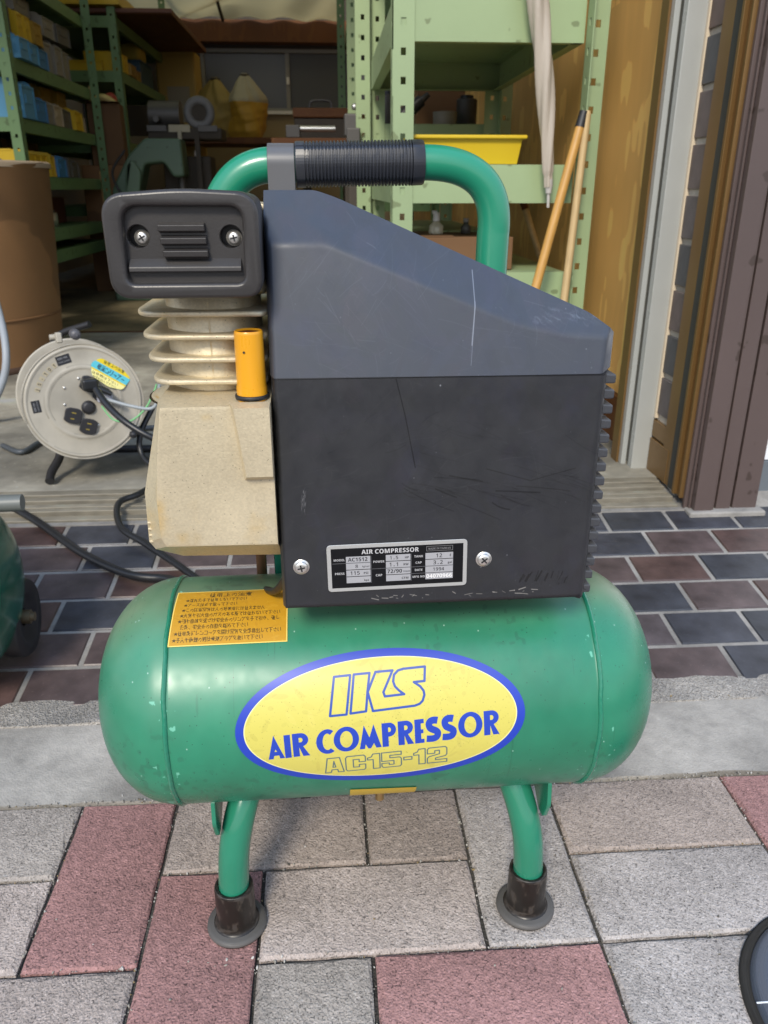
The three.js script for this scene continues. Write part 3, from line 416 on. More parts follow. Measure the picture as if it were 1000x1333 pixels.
const comp = thing('air_compressor', 'green portable air compressor with grey motor cover on two rubber-footed legs', 'air compressor', [0.0385, 0, -0.5714], THREE.MathUtils.degToRad(0.8));
function xLathe(pts, seg) { return new THREE.LatheGeometry(pts.map(([x, r]) => new THREE.Vector2(Math.max(r, 1e-5), x)), seg, Math.PI).rotateZ(-Math.PI / 2); }
{
  const pts = [], D = END - SEAM;
  for (let i = 0; i <= 18; i++) { const t = (i / 18) * Math.PI / 2; pts.push([-SEAM - D * Math.cos(t), TR * Math.pow(Math.sin(t), 0.86)]); }
  pts.push([-SEAM + 0.0012, TR + 0.0002], [-SEAM + 0.003, TR - 0.0007], [-SEAM + 0.0045, TR - 0.0004]);
  for (let i = 1; i < 12; i++) pts.push([lerp(-SEAM + 0.006, SEAM - 0.006, i / 12), TR - 0.0002]);
  pts.push([SEAM - 0.0045, TR - 0.0004], [SEAM - 0.003, TR - 0.0007], [SEAM - 0.0012, TR + 0.0002]);
  for (let i = 18; i >= 0; i--) { const t = (i / 18) * Math.PI / 2; pts.push([SEAM + D * Math.cos(t), TR * Math.pow(Math.sin(t), 0.86)]); }
  const g = xLathe(pts, 128), p = g.attributes.position, uv = g.attributes.uv;
  for (let i = 0; i < p.count; i++) uv.setY(i, p.getX(i) / (2 * END) + 0.5);
  const tank = part('tank', g.translate(TX, TY, 0), tankMat, comp);
  for (const s of [-1, 1]) { // wandering weld bead
    const w = new THREE.TorusGeometry(TR - 0.0004, 0.0019, 8, 260).rotateY(Math.PI / 2), q = w.attributes.position;
    for (let i = 0; i < q.count; i++) { const a = Math.atan2(q.getY(i), q.getZ(i)), k = 1 + 0.004 * (vnoise(a * 9 + 40, s + 3, 997, 7) - 0.5) + 0.002 * Math.sin(a * 90); q.setXYZ(i, q.getX(i) + TX + s * (SEAM - 0.001) + 0.0008 * (vnoise(a * 6 + 30, 4 + s, 997, 8) - 0.5), TY + q.getY(i) * k, q.getZ(i) * k); }
    w.computeVertexNormals(); part('weld_seam', w, legPaint, tank);
  }
}
const onTank = (x, a, r = TR) => [x, TY + r * Math.sin(a), r * Math.cos(a)];
function sticker(name, rows, cols, at, mat, label, parent = comp) { // at(i, j) -> [x, angle, u, v]
  const P = [], U = [], I = [], N = [];
  for (let j = 0; j <= rows; j++) for (let i = 0; i <= cols; i++) { const [x, a, u, v] = at(i / cols, j / rows); P.push(...onTank(x, a, TR + 0.00045)); N.push(0, Math.sin(a), Math.cos(a)); U.push(u, v); }
  for (let j = 0; j < rows; j++) for (let i = 0; i < cols; i++) { const k = j * (cols + 1) + i; I.push(k, k + 1, k + cols + 2, k, k + cols + 2, k + cols + 1); }
  const g = new THREE.BufferGeometry(); g.setAttribute('position', new THREE.Float32BufferAttribute(P, 3)); g.setAttribute('normal', new THREE.Float32BufferAttribute(N, 3)); g.setAttribute('uv', new THREE.Float32BufferAttribute(U, 2)); g.setIndex(I);
  return part(name, g, mat, parent, label);
}
{
  const c = -0.0093, ca = THREE.MathUtils.degToRad(13.7), A = 0.1075, B = 0.0548, tl = 0.0393;
  sticker('oval_label', 96, 24, (t, s) => { const th = s * 2 * Math.PI, e = t, lx = A * e * Math.cos(th), ly = B * e * Math.sin(th); return [c + lx * Math.cos(tl) - ly * Math.sin(tl), ca + (lx * Math.sin(tl) + ly * Math.cos(tl)) / TR, 0.5 + e * Math.cos(th) / 2, 0.5 + e * Math.sin(th) / 2]; }, phys(0xffffff, 0.42, { map: ovalTex, clearcoat: 0.25, clearcoatRoughness: 0.3 }), 'yellow oval sticker with a blue ring and blue lettering');
  sticker('warning_label', 24, 4, (s, t) => [lerp(-0.1635 - 0.002 * (1 - t), -0.0775, s), lerp(0.918, 1.497, t) + 0.006 * s, s, t], std(0xffffff, 0.5, { map: cautionTex }), 'orange-yellow sticker with small Japanese print');
  sticker('drain_label', 8, 4, (s, t) => [lerp(-0.0335, 0.019, s), lerp(-1.1, -0.535 - 0.03 * s, t), s, t], std(new THREE.Color(0.62, 0.42, 0.03), 0.5));
  part('drain_valve', [cyl(0.007, 0.007, 0.012, 6, 'y', -0.006, TY - TR - 0.003, 0.02), cyl(0.004, 0.004, 0.014, 12, 'y', -0.006, TY - TR - 0.012, 0.02)], M.brass, comp);
}
const footTex = tex(256, 256, (u, v) => { const k = 0.55 + 0.9 * smooth(0.45, 0.75, fbm(u, v, 9, 5, 151)) ; return [k, k * 0.97, k * 0.92]; }, true, 0.5), rubberDark = std(new THREE.Color(0.045, 0.038, 0.033), 0.5, { map: footTex, roughnessMap: roughVar }), rubberDust = std(new THREE.Color(0.085, 0.08, 0.074), 0.8, { roughnessMap: roughVar });
// legs with rubber feet, gussets, and the wheels behind
for (const s of [-1, 1]) {
  const dx = s < 0 ? -0.0005 : -0.009, dz = s < 0 ? 0 : 0.003;
  const leg = part('leg', tube([[s * 0.112 + dx, 0.152, -0.012], [s * 0.12 + dx, 0.138, 0.010], [s * 0.128 + dx, 0.115, 0.0265], [s * 0.1335 + dx, 0.088, 0.0345 + dz], [s * 0.1362 + dx, 0.055, 0.0365 + dz], [s * 0.1368 + dx, 0.02, 0.0365 + dz]], 0.0134, 40, 20), legPaint, comp);
  const foot = lathe([[0, 0], [0.0258, 0], [0.0266, 0.0018], [0.0262, 0.0042], [0.0235, 0.0052], [0.02, 0.0062], [0.0181, 0.0085], [0.0175, 0.013], [0.0174, 0.03], [0.0172, 0.0455], [0.0168, 0.048], [0.0158, 0.0488], [0.0136, 0.0484], [0.013, 0.045], [0, 0.045]], 40).translate(s * 0.1368 + dx, 0.0006, 0.0365 + dz);
  part('rubber_foot', foot, rubberDark, leg); part('foot_dust', lathe([[0.0267, 0.0019], [0.0264, 0.0046], [0.0236, 0.0056], [0.0203, 0.0065]], 40).translate(s * 0.1368 + dx, 0.0007, 0.0365 + dz), rubberDust, leg, 'dusty grey flange of the rubber foot');
  part('gusset', [muv(extrude(roundPoly([[-0.02, 0.155], [0.05, 0.155], [0.053, 0.132], [0.043, 0.111], [0.03, 0.109], [-0.02, 0.14]], 0.004), 0.0035, 0.0006).rotateY(-Math.PI / 2).translate(s * (s < 0 ? 0.1455 : 0.137) + 0.0015, 0, 0)), span(s * 0.149, s * 0.112, 0.1465, 0.1495, -0.02, 0.03, 0.001)], legPaint, comp);
  const wheel = part('wheel', lathe([[0, -0.011], [0.036, -0.011], [0.048, -0.013], [0.05, -0.008], [0.05, 0.008], [0.048, 0.013], [0.036, 0.011], [0, 0.011]], 40).rotateZ(Math.PI / 2).translate(s * 0.14, 0.0505, -0.15), M.black, comp);
  part('hub', cyl(0.013, 0.013, 0.03, 20, 'x', s * 0.14, 0.0505, -0.15), M.zinc, wheel);
}
part('axle', [cyl(0.006, 0.006, 0.27, 12, 'x', 0, 0.0505, -0.15), span(-0.08, -0.07, 0.045, 0.16, -0.155, -0.07), span(0.07, 0.08, 0.045, 0.16, -0.155, -0.07)], M.black, comp);

// carrying handle, ribbed grip and strap
{
  const hz = -0.065, path = new THREE.CurvePath(), q = (a, b, c) => path.add(new THREE.QuadraticBezierCurve3(V(...a), V(...b), V(...c))), l = (a, b) => path.add(new THREE.LineCurve3(V(...a), V(...b)));
  l([-0.122, 0.42, hz + 0.005], [-0.122, 0.585, hz]); path.add(new THREE.CubicBezierCurve3(V(-0.122, 0.585, hz), V(-0.121, 0.612, hz), V(-0.106, 0.6355, hz), V(-0.078, 0.6362, hz)));
  l([-0.078, 0.6362, hz], [0.036, 0.6382, hz]); path.add(new THREE.CubicBezierCurve3(V(0.036, 0.6382, hz), V(0.073, 0.638, hz), V(0.0915, 0.622, hz), V(0.0888, 0.588, hz))); l([0.0888, 0.588, hz], [0.083, 0.3, hz + 0.01]);
  part('carry_handle', capped(path, 0.0124, 260, 24), greenPaint, comp);
  const pts = [[-0.0602, 0.0128], [-0.0602, 0.0152], [-0.0592, 0.0158], [-0.0535, 0.0158]];
  const n = 31, x0 = -0.0532, x1 = 0.0245;
  for (let i = 0; i < n; i++) { const a = lerp(x0, x1, i / n), w = (x1 - x0) / n; pts.push([a, 0.0146], [a + w * 0.28, 0.0146], [a + w * 0.4, 0.0157], [a + w * 0.88, 0.0157], [a + w, 0.0146]); }
  pts.push([0.025, 0.0157], [0.0325, 0.0155], [0.0338, 0.0148], [0.0338, 0.0128]);
  part('grip', toCreasedNormals(xLathe(pts, 48), 0.6).rotateZ(0.0175).translate(0, 0.6376, hz), std(new THREE.Color(0.022, 0.024, 0.03), 0.42, { roughnessMap: roughVar }), comp);
  const sh = new THREE.Shape(); sh.moveTo(-0.0147, -0.025); sh.lineTo(-0.0147, 0); sh.absarc(0, 0, 0.0147, Math.PI, 0, true); sh.lineTo(0.0147, -0.025); sh.lineTo(0.0128, -0.025); sh.lineTo(0.0128, 0); sh.absarc(0, 0, 0.0128, 0, Math.PI, false); sh.lineTo(-0.0128, -0.025);
  part('strap', extrude(sh, 0.0195, 0.0004, 1, 24).rotateY(Math.PI / 2).translate(-0.0802, 0.6362, hz), std(new THREE.Color(0.1, 0.1, 0.103), 0.4, { roughnessMap: roughVar }), comp);
}

// grey plastic motor cover
const coverTex = canvasTex(1024, 1024, (x, w, h) => { // covers 0.24 m x 0.28 m of the front
  const px = (m) => (m + 0.085) / 0.24 * w, py = (m) => h - (m - 0.345) / 0.28 * h, R = rng(31);
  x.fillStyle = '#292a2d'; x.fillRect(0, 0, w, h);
  x.fillStyle = '#3b4049'; x.fillRect(0, 0, w, py(0.5118)); // dusty upper moulding; sky light on its tilted face painted in, paler and bluer
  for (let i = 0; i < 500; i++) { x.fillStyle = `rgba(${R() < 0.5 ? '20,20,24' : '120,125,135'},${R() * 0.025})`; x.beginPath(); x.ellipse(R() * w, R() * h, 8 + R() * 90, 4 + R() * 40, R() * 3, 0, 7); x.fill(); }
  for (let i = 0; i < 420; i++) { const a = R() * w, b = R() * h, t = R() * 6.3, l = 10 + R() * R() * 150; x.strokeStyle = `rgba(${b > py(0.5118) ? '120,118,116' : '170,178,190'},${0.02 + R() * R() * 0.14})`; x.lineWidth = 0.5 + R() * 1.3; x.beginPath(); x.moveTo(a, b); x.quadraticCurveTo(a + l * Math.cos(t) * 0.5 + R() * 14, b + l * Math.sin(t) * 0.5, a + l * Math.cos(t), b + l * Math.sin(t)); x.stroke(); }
  for (let i = 0; i < 150; i++) { x.fillStyle = `rgba(200,204,210,${0.08 + R() * R() * 0.5})`; x.beginPath(); x.arc(R() * w, R() * h, 0.5 + R() * R() * 2, 0, 7); x.fill(); }
  const line = (pts, c, lw) => { x.strokeStyle = c; x.lineWidth = lw; x.beginPath(); pts.forEach((p, i) => (i ? x.lineTo(px(p[0]), py(p[1])) : x.moveTo(px(p[0]), py(p[1])))); x.stroke(); };
  line([[0.0505, 0.573], [0.0495, 0.556], [0.0475, 0.53]], 'rgba(170,178,190,0.5)', 2.6); line([[0.0497, 0.556], [0.047, 0.518]], 'rgba(170,178,190,0.3)', 1.8);
  line([[0.0, 0.511], [0.006, 0.487], [0.013, 0.452]], 'rgba(10,10,12,0.9)', 2.4); 
  line([[0.06, 0.45], [0.09, 0.441], [0.12, 0.449]], 'rgba(15,15,15,0.6)', 2); line([[-0.078, 0.512], [0.14, 0.511]], 'rgba(15,16,20,0.9)', 3.5);
  for (let i = 0; i < 26; i++) { const a = -0.02 + R() * 0.12, b = 0.3565 + R() * 0.004; line([[a, b], [a + R() * 0.006, b + (R() - 0.5) * 0.004]], 'rgba(210,205,190,0.5)', 1 + R() * 2); } // scuffed bottom edge
  const smear = (a0, a1, b0, b1, n, col, al, lw, dir, len) => { for (let i = 0; i < n; i++) { const a = lerp(a0, a1, R()), b = lerp(b0, b1, (R() + R()) / 2), t = dir + (R() - 0.5) * 0.5, l = len * (0.3 + R()); x.strokeStyle = `rgba(${col},${al * R() * R()})`; x.lineWidth = lw * (0.3 + R()); x.beginPath(); x.moveTo(px(a), py(b)); x.quadraticCurveTo(px(a + l * 0.5 * Math.cos(t)), py(b + l * 0.5 * Math.sin(t) + (R() - 0.5) * 0.006), px(a + l * Math.cos(t)), py(b + l * Math.sin(t))); x.stroke(); } };
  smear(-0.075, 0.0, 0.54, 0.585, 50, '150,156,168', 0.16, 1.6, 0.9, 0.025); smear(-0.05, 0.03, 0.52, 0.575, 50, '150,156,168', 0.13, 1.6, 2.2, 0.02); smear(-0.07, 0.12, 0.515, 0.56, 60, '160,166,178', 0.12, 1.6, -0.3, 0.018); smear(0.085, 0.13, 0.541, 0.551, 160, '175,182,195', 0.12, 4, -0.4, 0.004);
  smear(0.0, 0.12, 0.425, 0.45, 60, '8,8,9', 0.6, 3, -0.25, 0.03); smear(0.01, 0.125, 0.44, 0.5, 60, '10,10,11', 0.4, 2, -0.3, 0.03); smear(-0.05, 0.03, 0.46, 0.49, 50, '10,10,11', 0.35, 2.4, 0.5, 0.012); smear(-0.07, 0.12, 0.355, 0.50, 90, '130,128,124', 0.16, 1.6, 0.3, 0.02); smear(0.085, 0.13, 0.362, 0.37, 26, '6,6,7', 0.8, 4, 1.3, 0.005);
  smear(-0.0625, -0.059, 0.42, 0.438, 40, '170,170,170', 0.5, 2, 1.4, 0.004); smear(-0.06, 0.02, 0.348, 0.352, 40, '150,146,136', 0.7, 3, 0.05, 0.006);
  for (let i = 0; i < 50; i++) { x.fillStyle = `rgba(150,150,152,${0.1 + R() * 0.3})`; x.fillRect(px(-0.0775) + R() * 3, py(0.35 + R() * 0.16), 1.5, 2 + R() * 14); }
  for (let i = 0; i < 7; i++) { const a = 0.085 + R() * 0.04; line([[a, 0.366], [a + R() * 0.004, 0.371 + R() * 0.004]], 'rgba(8,8,9,0.45)', 2 + R() * 4); }
});
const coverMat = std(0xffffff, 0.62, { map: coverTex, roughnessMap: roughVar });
const coverUV = (g) => { const p = g.attributes.position, uv = new Float32Array(p.count * 2); for (let i = 0; i < p.count; i++) { uv[2 * i] = (p.getX(i) + 0.085) / 0.24; uv[2 * i + 1] = (p.getY(i) - 0.345) / 0.28; } g.setAttribute('uv', new THREE.BufferAttribute(uv, 2)); return g; };
const smin = (list, k) => list.reduce((a, b) => { const h = clamp(0.5 + 0.5 * (b - a) / k); return lerp(b, a, h) - k * h * (1 - h); });
function shell(xs, ylo, yhi, ny, zf, back, floor) { // front skin z = zf(x, y) over columns xs, with side, top and bottom skins running back
  const P = [], I = [], nx = xs.length, strip = (A, B) => { const s = P.length / 3; A.forEach((a, i) => P.push(...a, ...B[i])); for (let i = 0; i + 1 < A.length; i++) I.push(s + 2 * i, s + 2 * i + 1, s + 2 * i + 3, s + 2 * i, s + 2 * i + 3, s + 2 * i + 2); };
  const at = (i, j) => { const x = xs[i], y = lerp(ylo(x), yhi(x), j / ny); return [x, y, zf(x, y)]; };
  for (let j = 0; j <= ny; j++) for (let i = 0; i < nx; i++) P.push(...at(i, j));
  for (let j = 0; j < ny; j++) for (let i = 0; i + 1 < nx; i++) { const k = j * nx + i; I.push(k, k + 1, k + nx + 1, k, k + nx + 1, k + nx); }
  const row = (j) => xs.map((_, i) => at(i, j)), col = (i) => Array.from({ length: ny + 1 }, (_, j) => at(i, j)), bk = (L) => L.map((p) => [p[0], p[1], back]);
  strip(row(ny), bk(row(ny))); strip(bk(col(0)), col(0)); strip(col(nx - 1), bk(col(nx - 1)));
  if (floor) strip(bk(row(0)), row(0));
  strip(bk(row(0)), bk(row(ny)));
  const g = new THREE.BufferGeometry(); g.setAttribute('position', new THREE.Float32BufferAttribute(P, 3)); g.setIndex(I); g.computeVertexNormals(); return coverUV(g);
}
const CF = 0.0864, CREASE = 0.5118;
{
  const cy = (x) => (x < -0.038 ? 0.5898 : x < 0.0777 ? lerp(0.5889, 0.5421, (x + 0.0379) / 0.1156) : x < 0.11 ? lerp(0.5421, 0.5355, (x - 0.0777) / 0.032) : 0.5355 - (x - 0.11) * 0.06);
  const smoothCy = (x) => (cy(x - 0.004) + cy(x) + cy(x + 0.004)) / 3;
  const ty = (x) => (x < -0.0467 ? 0.6194 : x < -0.0327 ? lerp(0.6194, 0.6148, (x + 0.0467) / 0.014) : x < 0.125 ? lerp(0.6148, 0.5475, (x + 0.0327) / 0.1577) : lerp(0.5475, 0.5345, (x - 0.125) / 0.018));
  const smoothTy = (x) => (ty(x - 0.003) + 2 * ty(x) + ty(x + 0.003)) / 4;
  const xs = []; for (let i = 0; i <= 130; i++) xs.push(lerp(-0.0783, 0.1432, i / 130));
  const upZ = (y) => CF + 0.0004 - 0.2 * (y - CREASE);
  const zf = (x, y) => { const c = smoothCy(x); return smin([upZ(y), upZ(c) - 1.05 * (y - c), CF - 1.7 * (x - 0.1315), CF - 0.2 * (y - CREASE) - 6 * (-0.0762 - x)], 0.002); };
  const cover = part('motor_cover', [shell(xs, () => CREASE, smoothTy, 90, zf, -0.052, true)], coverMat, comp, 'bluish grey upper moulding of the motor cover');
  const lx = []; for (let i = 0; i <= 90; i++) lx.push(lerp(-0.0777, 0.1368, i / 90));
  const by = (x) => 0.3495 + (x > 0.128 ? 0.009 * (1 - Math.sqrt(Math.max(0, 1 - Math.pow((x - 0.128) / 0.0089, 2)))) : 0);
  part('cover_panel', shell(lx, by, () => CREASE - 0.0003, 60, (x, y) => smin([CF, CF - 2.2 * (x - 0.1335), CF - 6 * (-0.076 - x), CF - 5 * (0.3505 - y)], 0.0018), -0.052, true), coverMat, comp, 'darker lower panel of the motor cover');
  const ribG = roundPoly([[0, 0], [0.0125, 0], [0.0125, 0.0062], [0, 0.0074]], [0.0003, 0.0016, 0.002, 0.0003]);
  const rib = coverUV(extrude(ribG, 0.1, 0.0012, 2).translate(0.131, 0.5, -0.0205)); // one louvre, 100 mm deep
  const ribMat = std(new THREE.Color(0.05, 0.053, 0.06), 0.55, { roughnessMap: roughVar });
  for (let i = 0; i < 16; i++) { const m = part('louvre', rib, ribMat, comp); m.position.y = lerp(0.0035, -0.1475, i / 15) - (i === 15 ? 0.001 : 0); if (i > 12) m.position.x = -0.0006 * (i - 12); }
  // rating plate and its screws
  const pl = new THREE.Group(); pl.name = 'name_plate'; pl.position.set(0.0017, 0.3822, CF + 0.0004); pl.rotation.z = 0.0165; comp.add(pl);
  const plateShape = roundPoly([[-0.0478, -0.0175], [0.0478, -0.0175], [0.0478, 0.0175], [-0.0478, 0.0175]], 0.003), pg = extrude(plateShape, 0.0008, 0.0002, 1, 6);
  const pp = pg.attributes.position, pu = pg.attributes.uv; for (let i = 0; i < pp.count; i++) pu.setXY(i, pp.getX(i) / 0.0956 + 0.5, pp.getY(i) / 0.035 + 0.5);
  part('plate', pg, std(0xffffff, 0.38, { map: plateTex, metalness: 0.35 }), pl);
  const screw = (parent, x, y, z, r, tilt = 0.3) => {
    const head = part('screw', [lathe([[0, 0.0018], [r * 0.55, 0.00165], [r * 0.88, 0.0011], [r, 0.0002], [r, -0.0006], [r * 1.25, -0.0007], [r * 1.25, -0.0012], [0, -0.0012]], 24).rotateX(Math.PI / 2)], M.zinc, parent); head.position.set(x, y, z);
    const slot = part('screw_slot', [box(r * 1.15, r * 0.24, 0.0006, 0, 0, 0.00165), box(r * 0.24, r * 1.15, 0.00062, 0, 0, 0.00164)], M.black, head); slot.rotation.z = tilt;
  };
  screw(comp, -0.0636, 0.3835, CF + 0.0012, 0.0044, 0.2); screw(comp, 0.0612, 0.3846, CF + 0.0012, 0.0044, 0.7);

  // black intake-filter cover in front of the cylinder head
  const head = std(new THREE.Color(0.032, 0.0295, 0.0285), 0.5, { roughnessMap: roughVar, bumpMap: castBump, bumpScale: 0.00006 });
  const outer = [[-0.1628, 0.5622], [-0.0778, 0.5622], [-0.0783, 0.6185], [-0.12, 0.6206], [-0.1634, 0.6175]], inner = [[-0.153, 0.5708], [-0.0878, 0.5708], [-0.0872, 0.6112], [-0.1522, 0.6115]];
  const os = roundPoly(outer, [0.0125, 0.011, 0.0125, 0.012, 0.013]), hole = new THREE.Path(roundPoly(inner, [0.005, 0.005, 0.008, 0.009]).getPoints(8));
  os.holes.push(hole);
  const cov = part('filter_cover', toCreasedNormals(extrude(os, 0.02, 0.0028, 6, 10).translate(0, 0, 0.0815), 0.2), head, comp);
  part('cover_side', extrude(roundPoly(outer.map(([a, b]) => [a * 0.985 - 0.0018, 0.591 + (b - 0.591) * 0.965]), 0.009), 0.03, 0.0015, 2).translate(0, 0, 0.054), head, cov);
  const rec = roundPoly(inner.map(([a, b]) => [-0.12 + (a + 0.12) * 1.06, 0.591 + (b - 0.591) * 1.06]), 0.008);
  const hs = new THREE.Shape(rec.getPoints(8)); for (const [cx, cy2] of [[-0.1458, 0.5955], [-0.0945, 0.5952]]) { const c = new THREE.Path(); c.absarc(cx, cy2, 0.0062, 0, Math.PI * 2, true); hs.holes.push(c); }
  part('recess_panel', extrude(hs, 0.006, 0.0004, 1, 24).translate(0, 0, 0.0885), head, cov);
  for (let i = 0; i < 3; i++) part('vent_bar', extrude(roundPoly([[0, 0], [0.0058, 0.0012], [0.0062, 0.0044], [0, 0.006]], 0.0006), 0.0255 - i * 0.0004, 0.0003, 1).rotateY(-Math.PI / 2).translate(0.0255 - 0.1339 + i * 0.0005, 0.5972 - i * 0.0068, 0.0935), head, cov);
  part('lower_bar', extrude(roundPoly([[0, 0], [0.0052, 0.0006], [0.005, 0.003], [0, 0.0085]], 0.0006), 0.0625, 0.0003, 1).rotateY(-Math.PI / 2).translate(0.0625 - 0.152, 0.5762, 0.0935), head, cov);
  for (const [cx, cy2, t] of [[-0.1445, 0.5947, 0.5], [-0.0933, 0.5944, 0.2]]) screw(comp, cx, cy2, 0.0905, 0.0036, t);
  // cylinder head with fins just behind
  const hd = part('cylinder_head', [span(-0.15, -0.0785, 0.558, 0.612, 0.0, 0.05, 0.004)], M.cast, comp);
  for (let i = 0; i < 5; i++) part('fin', toCreasedNormals(extrude(roundPoly([[-0.158, 0.56], [-0.072, 0.56], [-0.072, 0.6125], [-0.158, 0.6125]], 0.012), 0.0024, 0.0008, 2).translate(0, 0, 0.044 - i * 0.0085), 0.6), M.cast, hd);

  // finned cylinder
  const CX = -0.1145, CZ = 0.034, barrel = lathe([[0, 0.488], [0.034, 0.488], [0.0325, 0.4955], [0.031, 0.498], [0.0305, 0.56], [0, 0.56]], 64).translate(CX, 0, CZ);
  const cylr = part('cylinder', muv(barrel), M.cast, comp);
  [0.5492, 0.5352, 0.5212, 0.5072].forEach((y, k) => {
    const hw = 0.0405 - k * 0.0012, f = roundPoly([[-hw, -0.045], [hw, -0.045], [hw, 0.045], [-hw, 0.045]], [0.022, 0.008, 0.008, 0.022]);
    const g = extrude(f, 0.0034, 0.0014, 3, 16).rotateX(-Math.PI / 2); const p = g.attributes.position;
    for (let i = 0; i < p.count; i++) { const d = Math.hypot(p.getX(i), p.getZ(i)); p.setY(i, p.getY(i) - 0.06 * Math.max(0, d - 0.03)); }
    part('cooling_fin', muv(toCreasedNormals(g, 0.2).translate(-0.1185 + k * 0.0006, y, 0.029)), M.cast, cylr);
  });
  part('mould_seam', [span(CX - 0.0006, CX + 0.0004, 0.497, 0.556, CZ + 0.028, CZ + 0.031)], M.cast, cylr);

  // crankcase: a bevelled cast block
  const F = [[-0.1452, 0.4962], [-0.1497, 0.4674], [-0.1535, 0.435], [-0.1535, 0.4095], [-0.1505, 0.4032], [-0.0782, 0.4025], [-0.0782, 0.4966]];
  const B = [[-0.1482, 0.4985], [-0.1545, 0.4725], [-0.1632, 0.437], [-0.1642, 0.402], [-0.1605, 0.3962], [-0.0782, 0.396], [-0.0782, 0.4985]];
  const C = [[-0.1452, 0.5008], [-0.154, 0.4725], [-0.1632, 0.437], [-0.1642, 0.4], [-0.1465, 0.3815], [-0.0782, 0.38], [-0.0782, 0.5012]];
  const ring = (L, z) => L.map((p) => V(p[0], p[1], z)), P = [], tri = (a, b, c) => P.push(...a.toArray(), ...b.toArray(), ...c.toArray());
  const loft = (A, Bq) => A.forEach((a, i) => { const j = (i + 1) % A.length; tri(a, Bq[i], Bq[j]); tri(a, Bq[j], A[j]); });
  const inset = (L, k, z) => { const m = L.reduce((s, p) => [s[0] + p[0] / L.length, s[1] + p[1] / L.length], [0, 0]); return L.map((p) => V(p[0] + (m[0] - p[0]) * k, p[1] + (m[1] - p[1]) * k, z)); };
  const f0 = inset(F, 0.03, 0.0902), f1 = ring(F, 0.09), b1 = ring(B, 0.0775), c1 = ring(C, 0.058), c2 = ring(C, -0.03);
  loft(b1, f1); loft(f1, f0); loft(c1, b1); loft(c2, c1); const mid = V(-0.115, 0.45, 0.0902); f0.forEach((a, i) => tri(a, f0[(i + 1) % f0.length], mid)); const mb = V(-0.115, 0.45, -0.03); c2.forEach((a, i) => tri(c2[(i + 1) % c2.length], a, mb));
  const g = new THREE.BufferGeometry(); g.setAttribute('position', new THREE.Float32BufferAttribute(P, 3)); g.computeVertexNormals();
  const crank = part('crankcase', muv(toCreasedNormals(g, 0.35)), M.cast, comp);
  { P.length = 0; const q = (L) => L.map((p) => V(...p)), o0 = q([[-0.1036, 0.4985, 0.0885], [-0.0783, 0.4985, 0.0885], [-0.0783, 0.447, 0.0885], [-0.0972, 0.447, 0.0885]]), o1 = q([[-0.1, 0.4972, 0.0985], [-0.0783, 0.4972, 0.0985], [-0.0783, 0.4525, 0.0975], [-0.0948, 0.4525, 0.0975]]); loft(o1, o0); tri(o1[0], o1[3], o1[2]); tri(o1[0], o1[2], o1[1]); const bg = new THREE.BufferGeometry(); bg.setAttribute('position', new THREE.Float32BufferAttribute(P, 3)); bg.computeVertexNormals(); part('boss', muv(bg), M.cast, crank); }
  for (let i = 0; i < 4; i++) part('side_rib', [box(0.004, 0.0022, 0.03, -0.1615, 0.4165 - i * 0.0045, 0.066, 0.001)], M.cast, crank);
  part('shoulder', lathe([[0, 0.4985], [0.05, 0.4985], [0.047, 0.5], [0.037, 0.5035], [0.0355, 0.508], [0, 0.508]], 48).translate(-0.1125, -0.0075, 0.03), M.cast, crank);
  // breather plug
  const plug = part('breather_plug', lathe([[0, 0.494], [0.0093, 0.494], [0.0096, 0.495], [0.0096, 0.506], [0.0092, 0.507], [0.0089, 0.5385], [0.0085, 0.5403], [0.0079, 0.5405], [0.0074, 0.5385], [0, 0.538]], 22).translate(-0.0898, 0, 0.0775), phys(new THREE.Color(0.72, 0.33, 0.012), 0.42, { roughnessMap: roughVar, clearcoat: 0.2 }), comp, 'tall orange-yellow breather plug with a dark red top');
  part('plug_top', cyl(0.0074, 0.0074, 0.001, 22, 'y', -0.0898, 0.5388, 0.0775), std(new THREE.Color(0.11, 0.012, 0.01), 0.4), plug); part('seal_ring', lathe([[0.0088, 0], [0.0106, 0], [0.0108, 0.0015], [0.0104, 0.0026], [0.0088, 0.0026]], 28).translate(-0.0898, 0.4986, 0.0775), M.black, plug);
  part('vent_hole', cyl(0.0007, 0.0007, 0.001, 10, 'z', -0.0925, 0.5285, 0.0862), M.black, plug);
  part('air_pipe', tube([[-0.104, 0.40, -0.022], [-0.1035, 0.37, -0.04], [-0.103, 0.34, -0.055], [-0.103, 0.3, -0.058]], 0.0045, 20, 12), M.copper, comp);
  part('switch_lead', tube([[-0.096, 0.322, 0.0], [-0.085, 0.337, 0.03], [-0.07, 0.365, 0.05], [-0.05, 0.37, 0.04]], 0.003, 24, 10), M.cable, comp);
  part('saddle', [span(-0.06, 0.02, 0.31, 0.349, -0.045, 0.0, 0.002), span(0.05, 0.12, 0.31, 0.349, -0.045, 0.0, 0.002), span(-0.092, -0.078, 0.3, 0.385, -0.075, -0.055, 0.003)], legPaint, comp);
}

// ------------------------------------------------------------------ cords
part('power_cord', tube([[0.02, 0.2, -0.74], [-0.08, 0.13, -0.85], [-0.17, 0.075, -1.0], [-0.255, 0.05, -1.13], [-0.33, 0.049, -1.158], [-0.427, 0.055, -1.235], [-0.543, 0.072, -1.35], [-0.66, 0.088, -1.44], [-0.8, 0.0875, -1.52]], 0.0068, 120, 14), M.cable, scene); { const m = scene.children[scene.children.length - 1]; scene.updateMatrixWorld(true); comp.attach(m); }

